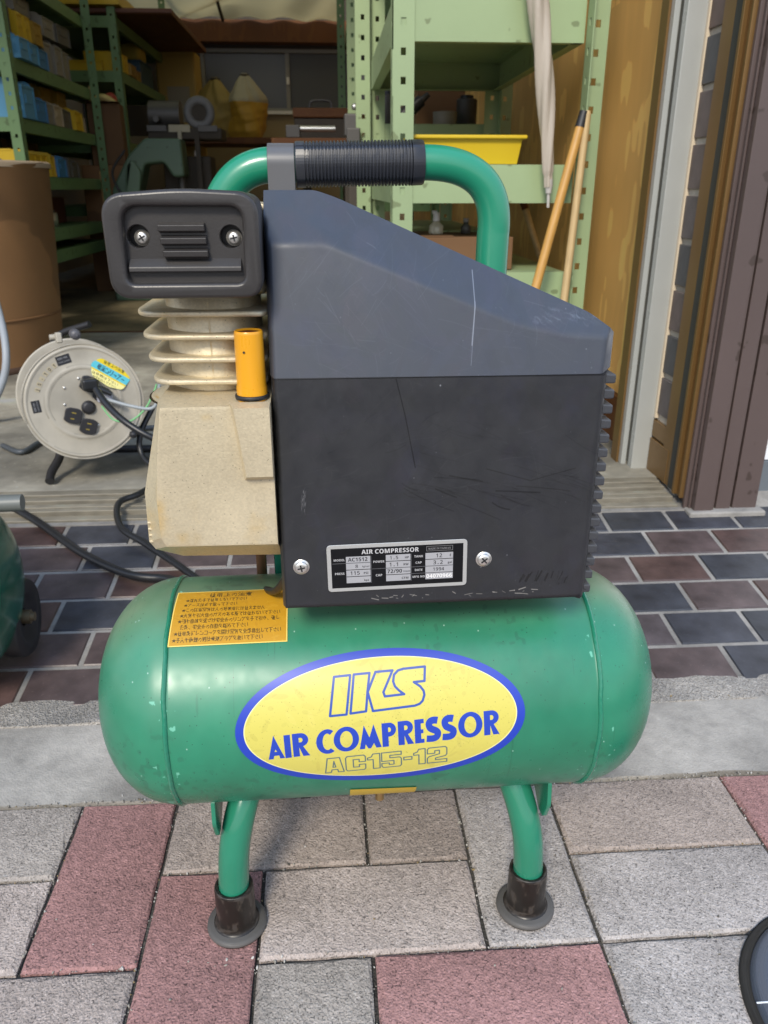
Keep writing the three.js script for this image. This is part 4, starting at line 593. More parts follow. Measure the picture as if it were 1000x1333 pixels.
// ------------------------------------------------------------------ cable reel
{
  const t = thing('cable_reel', 'cream metal cable reel with black sockets standing just inside the sill', 'cable reel', [-0.47, FL, -1.545]);
  const body = new THREE.Group(); body.name = 'drum'; body.position.set(0.0, 0.165, 0.04); body.rotation.set(-0.06, 0.44, 0, 'YXZ'); body.scale.setScalar(0.94); t.add(body);
  const cream = std(new THREE.Color(0.56, 0.52, 0.43), 0.5, { map: stain(0.72, 1, 5, 131, 0.3) }), plastic = std(new THREE.Color(0.025, 0.025, 0.028), 0.45), R = 0.117;
  const disc = (z, flip) => lathe([[0, 0], [0.066, 0], [0.068, 0.0022], [0.074, 0.0022], [0.077, -0.001], [0.106, -0.001], [0.108, 0.0016], [0.112, 0.0016], [0.1135, -0.0018], [R - 0.003, -0.0016], [R, 0.0015], [R + 0.001, -0.002], [R - 0.002, -0.0055], [0, -0.0045]], 96).rotateX(Math.PI / 2).scale(1, 1, 1).rotateY(flip ? Math.PI : 0).translate(0, 0, z);
  part('front_flange', muv(disc(0.0, false)), cream, body); part('rear_flange', muv(disc(-0.105, true)), cream, body);
  part('wound_cable', Array.from({ length: 9 }, (_, i) => new THREE.TorusGeometry(0.095, 0.0055, 10, 60).translate(0, 0, -0.014 - i * 0.0105)).concat([cyl(0.09, 0.09, 0.1, 48, 'z', 0, 0, -0.052)]), M.cable, body);
  const outlet = (x, y, turn) => {
    const o = part('socket', extrude(roundPoly([[-0.0115, -0.0165], [0.0115, -0.0165], [0.0155, -0.008], [0.0155, 0.008], [0.0115, 0.0165], [-0.0115, 0.0165], [-0.0155, 0.008], [-0.0155, -0.008]], 0.003), 0.006, 0.0012, 2), plastic, body); o.position.set(x, y, 0.0005); o.rotation.z = turn; return o;
  };
  const brass = std(new THREE.Color(0.5, 0.38, 0.08), 0.4, { metalness: 0.6 });
  const s1 = outlet(-0.026, -0.0235, 1.25), s2 = outlet(0.0, -0.049, 1.25);
  t.updateMatrixWorld(true);
  const slots = (o) => part('slot', [box(0.0022, 0.007, 0.0008, -0.006, 0.001, 0.0062), box(0.0022, 0.0085, 0.0008, 0.006, 0.0, 0.0062)], brass, body).applyMatrix4(o.matrix.compose(o.position, o.quaternion, o.scale));
  slots(s1); slots(s2); outlet(0.013, 0.036, 1.1); outlet(0.035, 0.013, 1.1);
  part('centre_knob', lathe([[0, 0.008], [0.008, 0.0078], [0.0105, 0.006], [0.0125, 0.003], [0.014, 0.0015], [0.014, 0], [0, 0]], 32).rotateX(Math.PI / 2).translate(0.006, -0.011, 0.0005), plastic, body);
  const zs = [[-0.005, 0.049], [-0.034, 0.033], [-0.0385, 0.0], [0.011, -0.05], [0.02, -0.05], [0.05, -0.008]].map(([x, y]) => new THREE.SphereGeometry(0.0028, 12, 8).scale(1, 1, 0.6).translate(x, y, 0.001)); part('screw', zs, M.zinc, body);
  const small = (name, s, w, h, draw, a, rad, turn) => { const m = part(name, span(-w / 2, w / 2, -h / 2, h / 2, 0, 0.0005), std(0xffffff, 0.5, { map: canvasTex(256, 160, draw) }), body); m.position.set(rad * Math.cos(a), rad * Math.sin(a), -0.0008); m.rotation.z = turn; };
  const plate = (x, w, h) => { x.fillStyle = '#26272b'; x.fillRect(0, 0, w, h); x.fillStyle = '#8f9092'; x.font = 'bold 44px sans-serif'; x.fillText('125V 15A', 22, 64); x.font = '34px sans-serif'; x.fillText('1500W 50/60Hz', 12, 124, 230); };
  small('spec_label', 0, 0.027, 0.018, plate, 1.87, 0.092, 0.22); small('spec_label', 0, 0.024, 0.016, plate, 3.12, 0.091, 1.65);
  const gl = [...'JS-101'].map((ch, i) => ({ ch, a: 2.75 - i * 0.13 }));
  for (const { ch, a } of gl) { const m = part('letter', new THREE.PlaneGeometry(0.0075, 0.01), std(0xffffff, 0.5, { map: canvasTex(64, 84, (x, w, h) => { x.fillStyle = '#aea48b'; x.fillRect(0, 0, w, h); x.fillStyle = '#26241f'; x.font = 'bold 76px sans-serif'; x.textAlign = 'center'; x.fillText(ch, w / 2, 70); }) }), body); m.position.set(0.0905 * Math.cos(a), 0.0905 * Math.sin(a), -0.0002); m.rotation.z = a - Math.PI / 2; }
  const st = part('sticker', extrude(roundPoly([[-0.042, 0.001], [-0.03, -0.021], [0.01, -0.025], [0.037, -0.017], [0.042, 0.012], [0.02, 0.021], [-0.03, 0.02]], 0.007), 0.001, 0.0002, 1), std(0xffffff, 0.45, { map: (() => { const c = canvasTex(512, 300, (x, w, h) => { x.fillStyle = '#e3c81f'; x.fillRect(0, 0, w, h); x.fillStyle = '#f3ea9a'; x.fillRect(0, h * 0.66, w, h); x.fillStyle = '#58bfd0'; x.fillRect(0, h * 0.3, w, h * 0.3); x.strokeStyle = '#22314a'; jtext(x, '防止', 0, 0, 1, 1, 1); x.strokeStyle = '#22314a'; jtext(x, '用注ンリッアー', 90, 104, 52, 62, 9); x.strokeStyle = '#3c3a18'; jtext(x, '使用上の注意', 130, 26, 46, 42, 5); jtext(x, '使用時は下さい', 60, 210, 50, 30, 4); jtext(x, '全部引出して下さい', 90, 254, 34, 24, 3); }); c.repeat.set(1 / 0.086, 1 / 0.05); c.offset.set(0.5, 0.5); return c; })() }), body, 'yellow and light blue sticker');
  st.position.set(0.056, 0.052, 0.002); st.rotation.set(-0.1, 0.12, -0.62);
  // crank knob, latch, side knob
  part('crank_knob', [lathe([[0, 0.034], [0.007, 0.033], [0.0105, 0.028], [0.0105, 0.01], [0.008, 0], [0, 0]], 24).rotateX(Math.PI / 2).translate(0.003, 0.134, -0.03), cyl(0.0035, 0.0035, 0.002, 12, 'z', 0.003, 0.134, 0.0045)], std(new THREE.Color(0.09, 0.09, 0.1), 0.45), body);
  part('latch', [span(-0.032, -0.02, 0.118, 0.138, -0.04, -0.02, 0.003), cyl(0.006, 0.006, 0.012, 16, 'x', -0.035, 0.128, -0.045)], cream, body);
  part('lock_knob', [lathe([[0, 0.012], [0.006, 0.011], [0.008, 0.004], [0.0085, 0], [0, 0]], 20).rotateX(Math.PI / 2).translate(0.086, -0.078, 0)], plastic, body);
  // plugs pushed into the upper sockets
  part('plug', [box(0.03, 0.022, 0.026, 0.012, 0.038, 0.018, 0.005), rod([0.02, 0.032, 0.02], [0.05, 0.015, 0.03], 0.006, 0.0045)], M.cable, body);
  part('plug', [box(0.03, 0.02, 0.014, 0.038, 0.008, 0.012, 0.004), rod([0.046, 0.002, 0.012], [0.07, -0.012, 0.014], 0.005, 0.0035)], std(new THREE.Color(0.35, 0.36, 0.42), 0.3), body);
  const here = t.position, rel = (pts) => pts.map((p) => [p[0] - here.x, p[1] - here.y, p[2] - here.z]);
  part('plug_cord', tube(rel([[-0.435, 0.278, -1.47], [-0.41, 0.255, -1.44], [-0.37, 0.228, -1.41], [-0.32, 0.2, -1.4], [-0.26, 0.17, -1.42], [-0.2, 0.12, -1.5], [-0.17, 0.09, -1.6]]), 0.0062, 60, 12), M.cable, t);
  part('feed_cord', tube(rel([[-0.365, 0.21, -1.6], [-0.39, 0.16, -1.57], [-0.385, 0.12, -1.55], [-0.34, 0.095, -1.5], [-0.365, 0.09, -1.42], [-0.395, 0.088, -1.375], [-0.375, 0.072, -1.3], [-0.32, 0.062, -1.245], [-0.24, 0.05, -1.16], [-0.15, 0.035, -1.05], [-0.08, 0.02, -0.92]]), 0.0058, 80, 12), M.cable, t);
  // bent-tube stand
  part('stand', [tube([[-0.095, 0.17, -0.06], [-0.105, 0.11, -0.05], [-0.1, 0.075, -0.035], [-0.082, 0.045, -0.02], [-0.09, 0.02, 0.02], [-0.088, 0.009, 0.045]], 0.0085, 40, 14), tube([[0.12, 0.14, -0.06], [0.125, 0.09, -0.05], [0.12, 0.06, -0.03], [0.11, 0.03, -0.01], [0.125, 0.012, 0.03], [0.128, 0.009, 0.05]], 0.0085, 40, 14), tube([[-0.105, 0.11, -0.05], [-0.1, 0.02, -0.12], [-0.06, 0.009, -0.16], [0.06, 0.009, -0.16], [0.12, 0.02, -0.12], [0.125, 0.09, -0.05]], 0.0075, 50, 12)], M.black, t);
  part('wind_handle', tube([[-0.095, 0.17, -0.06], [-0.098, 0.22, -0.075], [-0.07, 0.27, -0.08], [0.0, 0.296, -0.06]], 0.0065, 30, 12), M.black, t);
}
solo('earth_lead', 'thin grey lead with green and yellow end beside the reel', 'lead', tube([[-0.42, 0.262, -1.46], [-0.37, 0.25, -1.45], [-0.335, 0.245, -1.45], [-0.32, 0.262, -1.45], [-0.315, 0.29, -1.45]], 0.0032, 40, 8), std(new THREE.Color(0.3, 0.33, 0.34), 0.5));
solo('green_lead', 'thin green and yellow earth wire curling below the reel plugs', 'lead', tube([[-0.425, 0.25, -1.455], [-0.405, 0.225, -1.45], [-0.375, 0.222, -1.45], [-0.345, 0.245, -1.45], [-0.325, 0.278, -1.45], [-0.32, 0.29, -1.45]], 0.0018, 40, 8), std(new THREE.Color(0.2, 0.5, 0.22), 0.5));
solo('grey_hose', 'grey hose looping down in front of the brown drum', 'hose', tube([[-1.02, 0.6, -2.62], [-1.0, 0.705, -2.44], [-0.93, 0.6, -2.3], [-0.84, 0.4, -2.1], [-0.785, 0.28, -1.98], [-0.795, 0.19, -1.95], [-0.86, 0.105, -1.95], [-0.95, 0.09, -1.98]], 0.009, 80, 12), std(new THREE.Color(0.3, 0.33, 0.36), 0.5));
solo('floor_cable', 'dark cable lying on the shop floor behind the reel', 'cable', tube([[-0.74, 0.088, -1.75], [-0.68, 0.088, -1.7], [-0.66, 0.088, -1.78], [-0.58, 0.088, -1.85], [-0.3, 0.088, -1.9], [-0.2, 0.088, -1.96], [0, 0.088, -2.0]], 0.006, 80, 10), std(new THREE.Color(0.06, 0.07, 0.08), 0.5));
{ const t = thing('pipe_coupling', 'brass and chrome coupling on the grey hose end', 'coupling', [-0.975, 0.097, -1.99], 0.3); part('collar', cyl(0.016, 0.016, 0.035, 16, 'x'), M.zinc, t); part('nipple', cyl(0.01, 0.01, 0.07, 12, 'x', -0.02, 0, 0), M.brass, t); }

// ------------------------------------------------------------------ second compressor at the left edge
{
  const t = thing('wheeled_compressor', 'dark green compressor tank on black wheels cut off by the left edge', 'air compressor', [-0.622, 0.006, -0.965], 0.06);
  const pts = []; for (let i = 0; i <= 14; i++) { const a = (i / 14) * Math.PI / 2; pts.push([-0.18 - 0.06 * Math.cos(a), 0.115 * Math.pow(Math.sin(a), 0.85)]); } for (let i = 14; i >= 0; i--) { const a = (i / 14) * Math.PI / 2; pts.push([0.145 + 0.065 * Math.cos(a), 0.115 * Math.pow(Math.sin(a), 0.85)]); }
  part('tank', xLathe(pts, 72).translate(0, 0.148, 0.05), phys(new THREE.Color(0.004, 0.08, 0.05), 0.4, { roughnessMap: wearRough, clearcoat: 0.3, clearcoatRoughness: 0.2 }), t);
  const w = part('wheel', lathe([[0.012, -0.008], [0.03, -0.008], [0.034, -0.013], [0.05, -0.014], [0.0535, -0.009], [0.0535, 0.009], [0.05, 0.014], [0.034, 0.013], [0.03, 0.006], [0.012, 0.006]], 48).rotateZ(-Math.PI / 2).translate(0.19, 0.076, 0.005), M.black, t);
  part('wheel_cap', [cyl(0.0095, 0.0095, 0.014, 6, 'x', 0.199, 0.076, 0.005), cyl(0.006, 0.006, 0.02, 12, 'x', 0.201, 0.076, 0.005)], std(new THREE.Color(0.2, 0.16, 0.1), 0.45, { metalness: 0.6 }), w);
  part('axle', [cyl(0.006, 0.006, 0.4, 12, 'x', 0, 0.076, 0.005), span(0.13, 0.14, 0.06, 0.12, -0.02, 0.04)], M.black, t);
  const g = part('carry_bar', [cyl(0.0105, 0.0105, 0.055, 20, 'x', 0.203, 0.251, 0.03), cyl(0.008, 0.008, 0.25, 16, 'x', 0.05, 0.249, 0.03), span(-0.06, -0.05, 0.2, 0.25, 0.02, 0.04)], std(new THREE.Color(0.13, 0.14, 0.13), 0.45), t);
  part('ferrule', lathe([[0.008, 0], [0.0115, 0.001], [0.0115, 0.005], [0.009, 0.007], [0.009, 0.012]], 24).rotateZ(Math.PI / 2).translate(0.174, 0.251, 0.03), M.zinc, g);
  part('pump_block', [span(-0.2, 0.02, 0.24, 0.34, -0.01, 0.1, 0.01)], M.cast, t);
  part('rubber_foot', [cyl(0.018, 0.024, 0.05, 20, 'y', 0.06, 0.024, 0.1), cyl(0.013, 0.013, 0.06, 14, 'y', 0.06, 0.06, 0.1)], M.rubber, t);
}
{ // round black cover let into the paving at the right edge
  const t = thing('access_cover', 'round black cover with a raised rim let into the paving', 'access cover', [0.43, 0.001, -0.41]);
  const ink = std(new THREE.Color(0.012, 0.017, 0.03), 0.4, { roughnessMap: roughVar });
  part('rim', lathe([[0.083, -0.01], [0.083, 0.0035], [0.0845, 0.0055], [0.094, 0.006], [0.0975, 0.0045], [0.099, 0], [0.099, -0.01]], 96), std(new THREE.Color(0.06, 0.07, 0.09), 0.35, { roughnessMap: roughVar }), t);
  part('plate', lathe([[0, 0.0025], [0.06, 0.0025], [0.0825, 0.002], [0.0825, -0.008], [0, -0.008]], 64), ink, t); part('rim_notch', box(0.015, 0.0006, 0.0012, -0.0905, 0.0061, -0.014), M.white, t);
  part('dirt_ring', lathe([[0.098, 0.0022], [0.103, 0.003], [0.1065, 0.0012], [0.1065, -0.008], [0.098, -0.008]], 96), M.sand, t);
}

// ------------------------------------------------------------------ shelving
function post(h, w = 0.043, pitch = 0.05, rear = false) { // angle post with square holes in both legs; corner at the origin, legs along +x and -z
  const plate = () => { const s = poly([[0, 0], [w, 0], [w, h], [0, h]]); for (let y = 0.03; y < h - 0.02; y += pitch) { const p = new THREE.Path(); p.moveTo(w / 2 - 0.005, y); p.lineTo(w / 2 - 0.005, y + 0.013); p.lineTo(w / 2 + 0.005, y + 0.013); p.lineTo(w / 2 + 0.005, y); p.closePath(); s.holes.push(p); } return new THREE.ExtrudeGeometry(s, { depth: 0.002, bevelEnabled: false }); };
  return muv(join([plate().translate(0, 0, -0.002), plate().rotateY(Math.PI / 2)]));
}
const postG = post(2.3);
function beamGeo(len, h = 0.07) { return muv(join([span(0, len, 0, h, -0.002, 0), span(0, len, h - 0.002, h, -0.022, -0.002), span(0, len, 0, 0.002, -0.022, -0.002)])); } // along x, face towards +z
function shelving(name, label, pos, turn, w, d, levels, mat, bh = 0.07, group) {
  const t = thing(name, label, 'shelving', pos, turn, group);
  for (const [x, z, a] of [[0, 0, 0], [w, 0, -Math.PI / 2], [w, -d, Math.PI], [0, -d, Math.PI / 2]]) { const m = part('post', postG, mat, t); m.position.set(x, 0, z); m.rotation.y = a; }
  const fb = beamGeo(w - 0.006, bh), sb = beamGeo(d - 0.006, bh), sh = muv(span(0.003, w - 0.003, -0.004, 0, -d + 0.003, -0.003));
  for (const y of levels) {
    const f = part('beam', fb, mat, t); f.position.set(0.003, y - bh - 0.004, -0.0022); const b = part('beam', fb, mat, t); b.position.set(w - 0.003, y - bh - 0.004, -d + 0.0022); b.rotation.y = Math.PI;
    const l = part('beam', sb, mat, t); l.position.set(0.0022, y - bh - 0.004, -d + 0.003); l.rotation.y = -Math.PI / 2; const r = part('beam', sb, mat, t); r.position.set(w - 0.0022, y - bh - 0.004, -0.003); r.rotation.y = Math.PI / 2;
    part('shelf', sh, mat, t).position.y = y - 0.0005;
  }
  return t;
}
// right-hand rack: front posts at the door
shelving('shelving_rack', 'light green slotted-angle rack nearest the door, against the plywood wall', [0.132, FL, -1.745], 0, 0.378, 0.83, [0.16, 0.375, 0.587, 0.878, 1.2, 1.6], M.rack, 0.07);
shelving('shelving_rack', 'green slotted-angle rack behind the front right-hand rack', [0.132, FL, -2.6], 0, 0.378, 0.9, [0.16, 0.42, 0.72, 1.35, 1.7], M.rack, 0.06);
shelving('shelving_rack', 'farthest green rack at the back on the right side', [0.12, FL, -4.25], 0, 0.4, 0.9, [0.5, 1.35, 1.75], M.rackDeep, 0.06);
// left-hand racks face the aisle: turned so that their long side looks to +x
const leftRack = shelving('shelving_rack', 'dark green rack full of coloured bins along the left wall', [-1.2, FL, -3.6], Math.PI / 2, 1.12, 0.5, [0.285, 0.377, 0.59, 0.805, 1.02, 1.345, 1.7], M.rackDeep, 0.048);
leftRack.position.set(-1.21, FL, -3.58);
// parts bins: low slanting lip towards the aisle, thin walls
const plas = (r, g, b) => std(new THREE.Color(r, g, b), 0.42);
const BIN = { blue: plas(0.05, 0.2, 0.42), sky: plas(0.09, 0.3, 0.5), yellow: plas(0.6, 0.4, 0.015), ochre: plas(0.33, 0.2, 0.02), grey: plas(0.22, 0.21, 0.18), beige: plas(0.4, 0.34, 0.24), slate: plas(0.1, 0.1, 0.095) };
function binGeo(w, h, d) { // front towards +x, along z
  const side = poly([[0.012, 0.0], [-d, 0], [-d, h], [-0.02, h], [-0.004, h * 0.92], [0.004, h * 0.7]]), s = extrude(side, 0.0035, 0.0005, 1);
  const wall = [s.clone().translate(0, 0, 0), s.clone().translate(0, 0, w - 0.0035), span(-d, 0.01, 0, 0.004, 0.003, w - 0.003), span(-d, -d + 0.004, 0, h, 0.003, w - 0.003), box(0.004, h * 0.8, w - 0.006, 0.005, h * 0.4, w / 2), box(0.005, h * 0.8, 0.006, 0.008, h * 0.4, 0.004), box(0.005, h * 0.8, 0.006, 0.008, h * 0.4, w - 0.004), box(0.004, h * 0.22, w * 0.5, 0.0085, h * 0.5, w / 2), span(-0.006, 0.011, h * 0.78, h * 0.85, 0.001, w - 0.001, 0.002), span(-d - 0.002, -d * 0.3, h - 0.006, h + 0.002, -0.0015, 0.006, 0.002), span(-d - 0.002, -d * 0.3, h - 0.006, h + 0.002, w - 0.006, w + 0.0015, 0.002)];
  return join(wall).translate(0, 0, -w);
}
const binSrc = {};
function bin(kind, z0, z1, y, h, label, x = -1.225, d = 0.2) {
  const w = Math.abs(z1 - z0) - 0.011, key = `${w.toFixed(3)},${h.toFixed(3)},${d}`; binSrc[key] = binSrc[key] || binGeo(w, h, d);
  const t = thing('parts_bin', label, 'parts bin', [x + rr(-0.012, 0.012), y, z0 - 0.005], rr(-0.05, 0.05), 'plastic bins on the left-hand rack');
  part('tub', binSrc[key], BIN[kind], t); part('contents', box(d * 0.8, h * 0.25, w * 0.86, -d * 0.5, h * 0.15, -w / 2, 0.004), rand() < 0.5 ? M.slateFill : M.dark, t);
  return t;
}
M.slateFill = std(new THREE.Color(0.09, 0.085, 0.08), 0.5, { metalness: 0.4 });
const SH = { top: 1.101, mid: 0.886, low: 0.671 };
bin('sky', -3.655, -3.777, SH.top, 0.088, 'light blue bin on the upper bin shelf, nearest the front post', -1.21); bin('sky', -3.775, -3.9, SH.top, 0.085, 'light blue bin, second in the bottom row of the upper shelf', -1.21); bin('blue', -3.9, -4.065, SH.top, 0.085, 'deeper blue bin at the right end of the upper blue row', -1.21);
bin('slate', -3.64, -3.755, SH.top + 0.092, 0.12, 'dark bin stacked at the left end above the light blue bins', -1.25); bin('yellow', -3.758, -3.85, SH.top + 0.09, 0.1, 'bright yellow bin stacked above the blue bins, left one', -1.235); bin('yellow', -3.852, -3.938, SH.top + 0.09, 0.105, 'bright yellow bin stacked above the blue bins, right one', -1.235); bin('ochre', -3.945, -4.065, SH.top + 0.09, 0.1, 'brownish ochre bin beside the stacked yellow bins', -1.235); bin('grey', -3.86, -4.07, SH.top + 0.2, 0.07, 'grey bin topmost above the yellow and ochre bins', -1.26);
bin('grey', -4.068, -4.165, SH.top, 0.138, 'tall grey bin just right of the blue row'); bin('grey', -4.167, -4.285, SH.top, 0.138, 'tall grey bin in the middle of the grey stack'); bin('grey', -4.287, -4.435, SH.top, 0.14, 'tall grey bin at the right end of the upper shelf'); bin('grey', -4.08, -4.25, SH.top + 0.142, 0.09, 'grey bin stacked on the tall grey bins, left one'); bin('slate', -4.255, -4.45, SH.top + 0.142, 0.09, 'dark grey bin stacked on the tall grey bins, right one');
bin('sky', -3.63, -3.779, SH.mid, 0.143, 'tall light blue bin at the front end of the middle shelf', -1.215); bin('blue', -3.781, -3.936, SH.mid, 0.1, 'low blue bin beside the tall light blue bin'); bin('grey', -3.938, -4.05, SH.mid, 0.095, 'grey bin next to the low blue bin on the middle shelf'); bin('beige', -4.052, -4.172, SH.mid, 0.097, 'pale grey bin in the middle of the middle shelf'); bin('slate', -4.18, -4.335, SH.mid, 0.09, 'dark bin left of the small yellow bin on the middle shelf'); bin('yellow', -4.34, -4.47, SH.mid, 0.095, 'small yellow bin near the far end of the middle shelf'); bin('beige', -4.475, -4.57, SH.mid, 0.08, 'beige bin at the far end of the middle shelf'); bin('ochre', -4.16, -4.33, SH.mid + 0.1, 0.08, 'brown bin stacked behind the dark bin on the middle shelf', -1.3); bin('ochre', -4.36, -4.5, SH.mid + 0.1, 0.08, 'brown bin stacked above the small yellow bin', -1.3);
['first', 'second', 'third', 'fourth'].forEach((o, i) => bin('yellow', -3.63 - i * 0.087, -3.715 - i * 0.087, SH.low, 0.1, `${o} of the four yellow bins from the front on the lower shelf`)); bin('blue', -3.98, -4.124, SH.low, 0.092, 'blue bin right of the yellow bins on the lower shelf'); bin('slate', -4.126, -4.2, SH.low, 0.09, 'narrow dark bin beside the blue bin on the lower shelf'); bin('slate', -4.202, -4.37, SH.low, 0.083, 'wide dark bin at the far end of the lower shelf');
{ const t = thing('cardboard_box', 'brown cardboard box behind the lower row of bins on the left rack', 'box', [-1.55, SH.low, -4.25]); part('carton', muv(box(0.2, 0.16, 0.5, 0, 0.08, 0, 0.002)), M.card, t); part('tape', box(0.202, 0.003, 0.05, 0, 0.16, 0), M.ply, t); }
{ const t = thing('cardboard_box', 'small maroon carton on the bottom shelf of the left rack', 'box', [-1.5, 0.458, -4.4]); part('carton', muv(box(0.25, 0.12, 0.3, 0, 0.06, 0, 0.002)), std(new THREE.Color(0.12, 0.04, 0.025), 0.7), t); part('flap', box(0.12, 0.002, 0.3, 0.08, 0.123, 0), M.card, t); }
for (const [z, r, h, c, l] of [[-3.85, 0.045, 0.1, BIN.slate, 'dark jar on the bottom shelf of the left rack, nearer one'], [-4.05, 0.035, 0.06, M.zinc, 'low shiny tin on the bottom shelf of the left rack']]) { const t = thing('tin', l, 'tin', [-1.3, 0.458, z]); part('can', lathe([[0, 0], [r, 0], [r, h * 0.92], [r * 0.94, h * 0.93], [r * 0.94, h], [0, h]], 24), c, t); part('lid', cyl(r * 0.7, r * 0.75, 0.012, 20, 'y', 0, h + 0.004, 0), BIN.slate, t); }
// bits on the shelf nearest the lens, left of the front post
{ const t = thing('rag_pile', 'crumpled grey and brown rags on the drum side of the left rack', 'rags', [-1.3, 0.69, -3.15]); const g = new THREE.IcosahedronGeometry(0.11, 4), p = g.attributes.position; for (let i = 0; i < p.count; i++) { const v = V(p.getX(i), p.getY(i), p.getZ(i)), k = 0.7 + 0.6 * fbm((v.x + 1) / 2, (v.y + v.z + 1) / 2, 8, 4, 5); p.setXYZ(i, v.x * k * 1.3, Math.max(-0.04, v.y * k * 0.6), v.z * k); } g.computeVertexNormals(); part('cloth', g, std(new THREE.Color(0.16, 0.13, 0.11), 0.9), t); part('board', muv(box(0.3, 0.02, 0.3, 0, -0.03, 0, 0.002)), M.wood, t); }

[[-3.9, 1.345 + FL, 0.22, 0.16, 'grey-brown box on the top shelf of the left rack, nearer one'], [-4.35, 1.345 + FL, 0.3, 0.2, 'wide grey-brown box on the top shelf of the left rack, farther one'], [-3.8, SH.mid, 0.3, 0.12, 'dark box in the shade behind the blue bins of the middle shelf'], [-3.75, SH.low, 0.26, 0.13, 'dark box in the shade behind the yellow bins of the lower shelf'], [-3.75, 0.458, 0.2, 0.1, 'dark box on the bottom shelf of the left rack behind the jar']].forEach(([z, y, w, h, l], i) => { const t = thing('storage_box', l, 'box', [-1.52, y, z], rr(-0.1, 0.1)); part('carton', muv(box(0.22, h, w, 0, h / 2, 0, 0.003)), i % 2 ? M.dark : M.slateFill, t); part('lid', muv(box(0.23, 0.025, w + 0.01, 0, h, 0, 0.003)), M.dark, t); });

// brown drum
{
  const t = thing('fibre_drum', 'big brown fibre drum with a torn top edge at the left', 'drum', [-1.205, FL, -2.74]);
  const n = 120, P = [], I = [], U = [], rows = 30, H = 0.612;
  for (let j = 0; j <= rows; j++) for (let i = 0; i <= n; i++) { const a = (i / n) * Math.PI * 2, k = j / rows, top = H - 0.012 * fbm(i / n, 0.4, 24, 4, 9) - 0.01 * Math.sin(a * 3), r = lerp(0.29, 0.333, k) + 0.004 * Math.sin(a * 4 + k * 3) * k; P.push(r * Math.sin(a), k * top, r * Math.cos(a)); U.push(a * 0.31, k * H); }
  for (let j = 0; j < rows; j++) for (let i = 0; i < n; i++) { const k = j * (n + 1) + i; I.push(k, k + 1, k + n + 2, k, k + n + 2, k + n + 1); }
  const g = new THREE.BufferGeometry(); g.setAttribute('position', new THREE.Float32BufferAttribute(P, 3)); g.setAttribute('uv', new THREE.Float32BufferAttribute(U, 2)); g.setIndex(I); g.computeVertexNormals();
  part('barrel', g, std(new THREE.Color(0.24, 0.135, 0.062), 0.6, { map: cardTex, side: THREE.DoubleSide }), t);
  part('hoop', lathe([[0.3, 0.158], [0.304, 0.16], [0.305, 0.166], [0.302, 0.168]], 96), M.card, t); part('hoop', lathe([[0.287, 0], [0.295, 0.001], [0.296, 0.02], [0.288, 0.021]], 96), std(new THREE.Color(0.08, 0.045, 0.03), 0.6), t);
  part('torn_liner', lathe([[0.32, 0.585], [0.326, 0.612], [0.331, 0.618], [0.336, 0.612], [0.336, 0.6]], 96), std(new THREE.Color(0.32, 0.25, 0.17), 0.9), t); part('lid', cyl(0.318, 0.318, 0.01, 64, 'y', 0, 0.575, 0), M.card, t);
}
// rack and table behind the left-hand bins
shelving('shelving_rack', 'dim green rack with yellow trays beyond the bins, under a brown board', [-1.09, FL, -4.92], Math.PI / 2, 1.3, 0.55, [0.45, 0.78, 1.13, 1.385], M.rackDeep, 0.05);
{ const t = thing('table_board', 'wide dark brown board lying on top of the dim rack', 'board', [-1.12, 1.478, -5.6]); part('sheet', muv(box(0.64, 0.028, 1.3, 0, 0.014, 0, 0.003)), M.wood, t); part('edge_strip', muv(box(0.645, 0.02, 0.012, 0, 0.014, 0.657, 0.002)), std(new THREE.Color(0.12, 0.045, 0.03), 0.6), t); }
{ const t = thing('yellow_tray', 'long yellow tray on top of the brown board at the back left', 'tray', [-1.24, 1.508, -5.1]); part('tub', [span(-0.15, 0.18, 0, 0.004, -0.2, 0.2), span(-0.15, 0.18, 0, 0.06, 0.196, 0.2), span(-0.15, 0.18, 0, 0.06, -0.2, -0.196), span(0.176, 0.18, 0, 0.06, -0.196, 0.196), span(-0.15, -0.146, 0, 0.06, -0.196, 0.196)], BIN.yellow, t); part('rim', span(-0.155, 0.185, 0.055, 0.062, 0.19, 0.208, 0.002), BIN.yellow, t); }
{ const t = thing('yellow_tray', 'shallow yellow tray on the dim rack behind the bins', 'tray', [-1.38, 1.212, -5.12]); part('tub', [span(-0.16, 0.18, 0, 0.004, -0.15, 0.15), span(-0.16, 0.18, 0, 0.05, 0.146, 0.15), span(0.176, 0.18, 0, 0.05, -0.15, 0.146), span(-0.16, -0.156, 0, 0.05, -0.15, 0.146)], BIN.yellow, t); part('rim', span(-0.165, 0.185, 0.045, 0.052, 0.142, 0.158, 0.002), BIN.yellow, t); }
[['yellow', -5.0, -5.1, 0.1, 'yellow bin on the dim rack, nearest its front post'], ['ochre', -5.12, -5.3, 0.07, 'dark yellow bin on the dim rack, beside the yellow one'], ['ochre', -5.32, -5.45, 0.06, 'small ochre bin on the dim rack, left of the blue crate']].forEach(([k, a, b, h, l]) => bin(k, a, b, 1.212, h, l, -1.1));
{ const t = thing('blue_crate', 'dark blue crate with a yellow sack on top, on the dim rack', 'crate', [-1.22, 1.212, -5.72]); part('body', box(0.22, 0.13, 0.36, 0, 0.065, 0, 0.008), plas(0.015, 0.07, 0.13), t); part('rim', box(0.23, 0.014, 0.37, 0, 0.125, 0, 0.004), plas(0.015, 0.07, 0.13), t); part('sack', box(0.16, 0.1, 0.22, 0.02, 0.18, 0.02, 0.03), std(new THREE.Color(0.42, 0.33, 0.06), 0.7), t); }
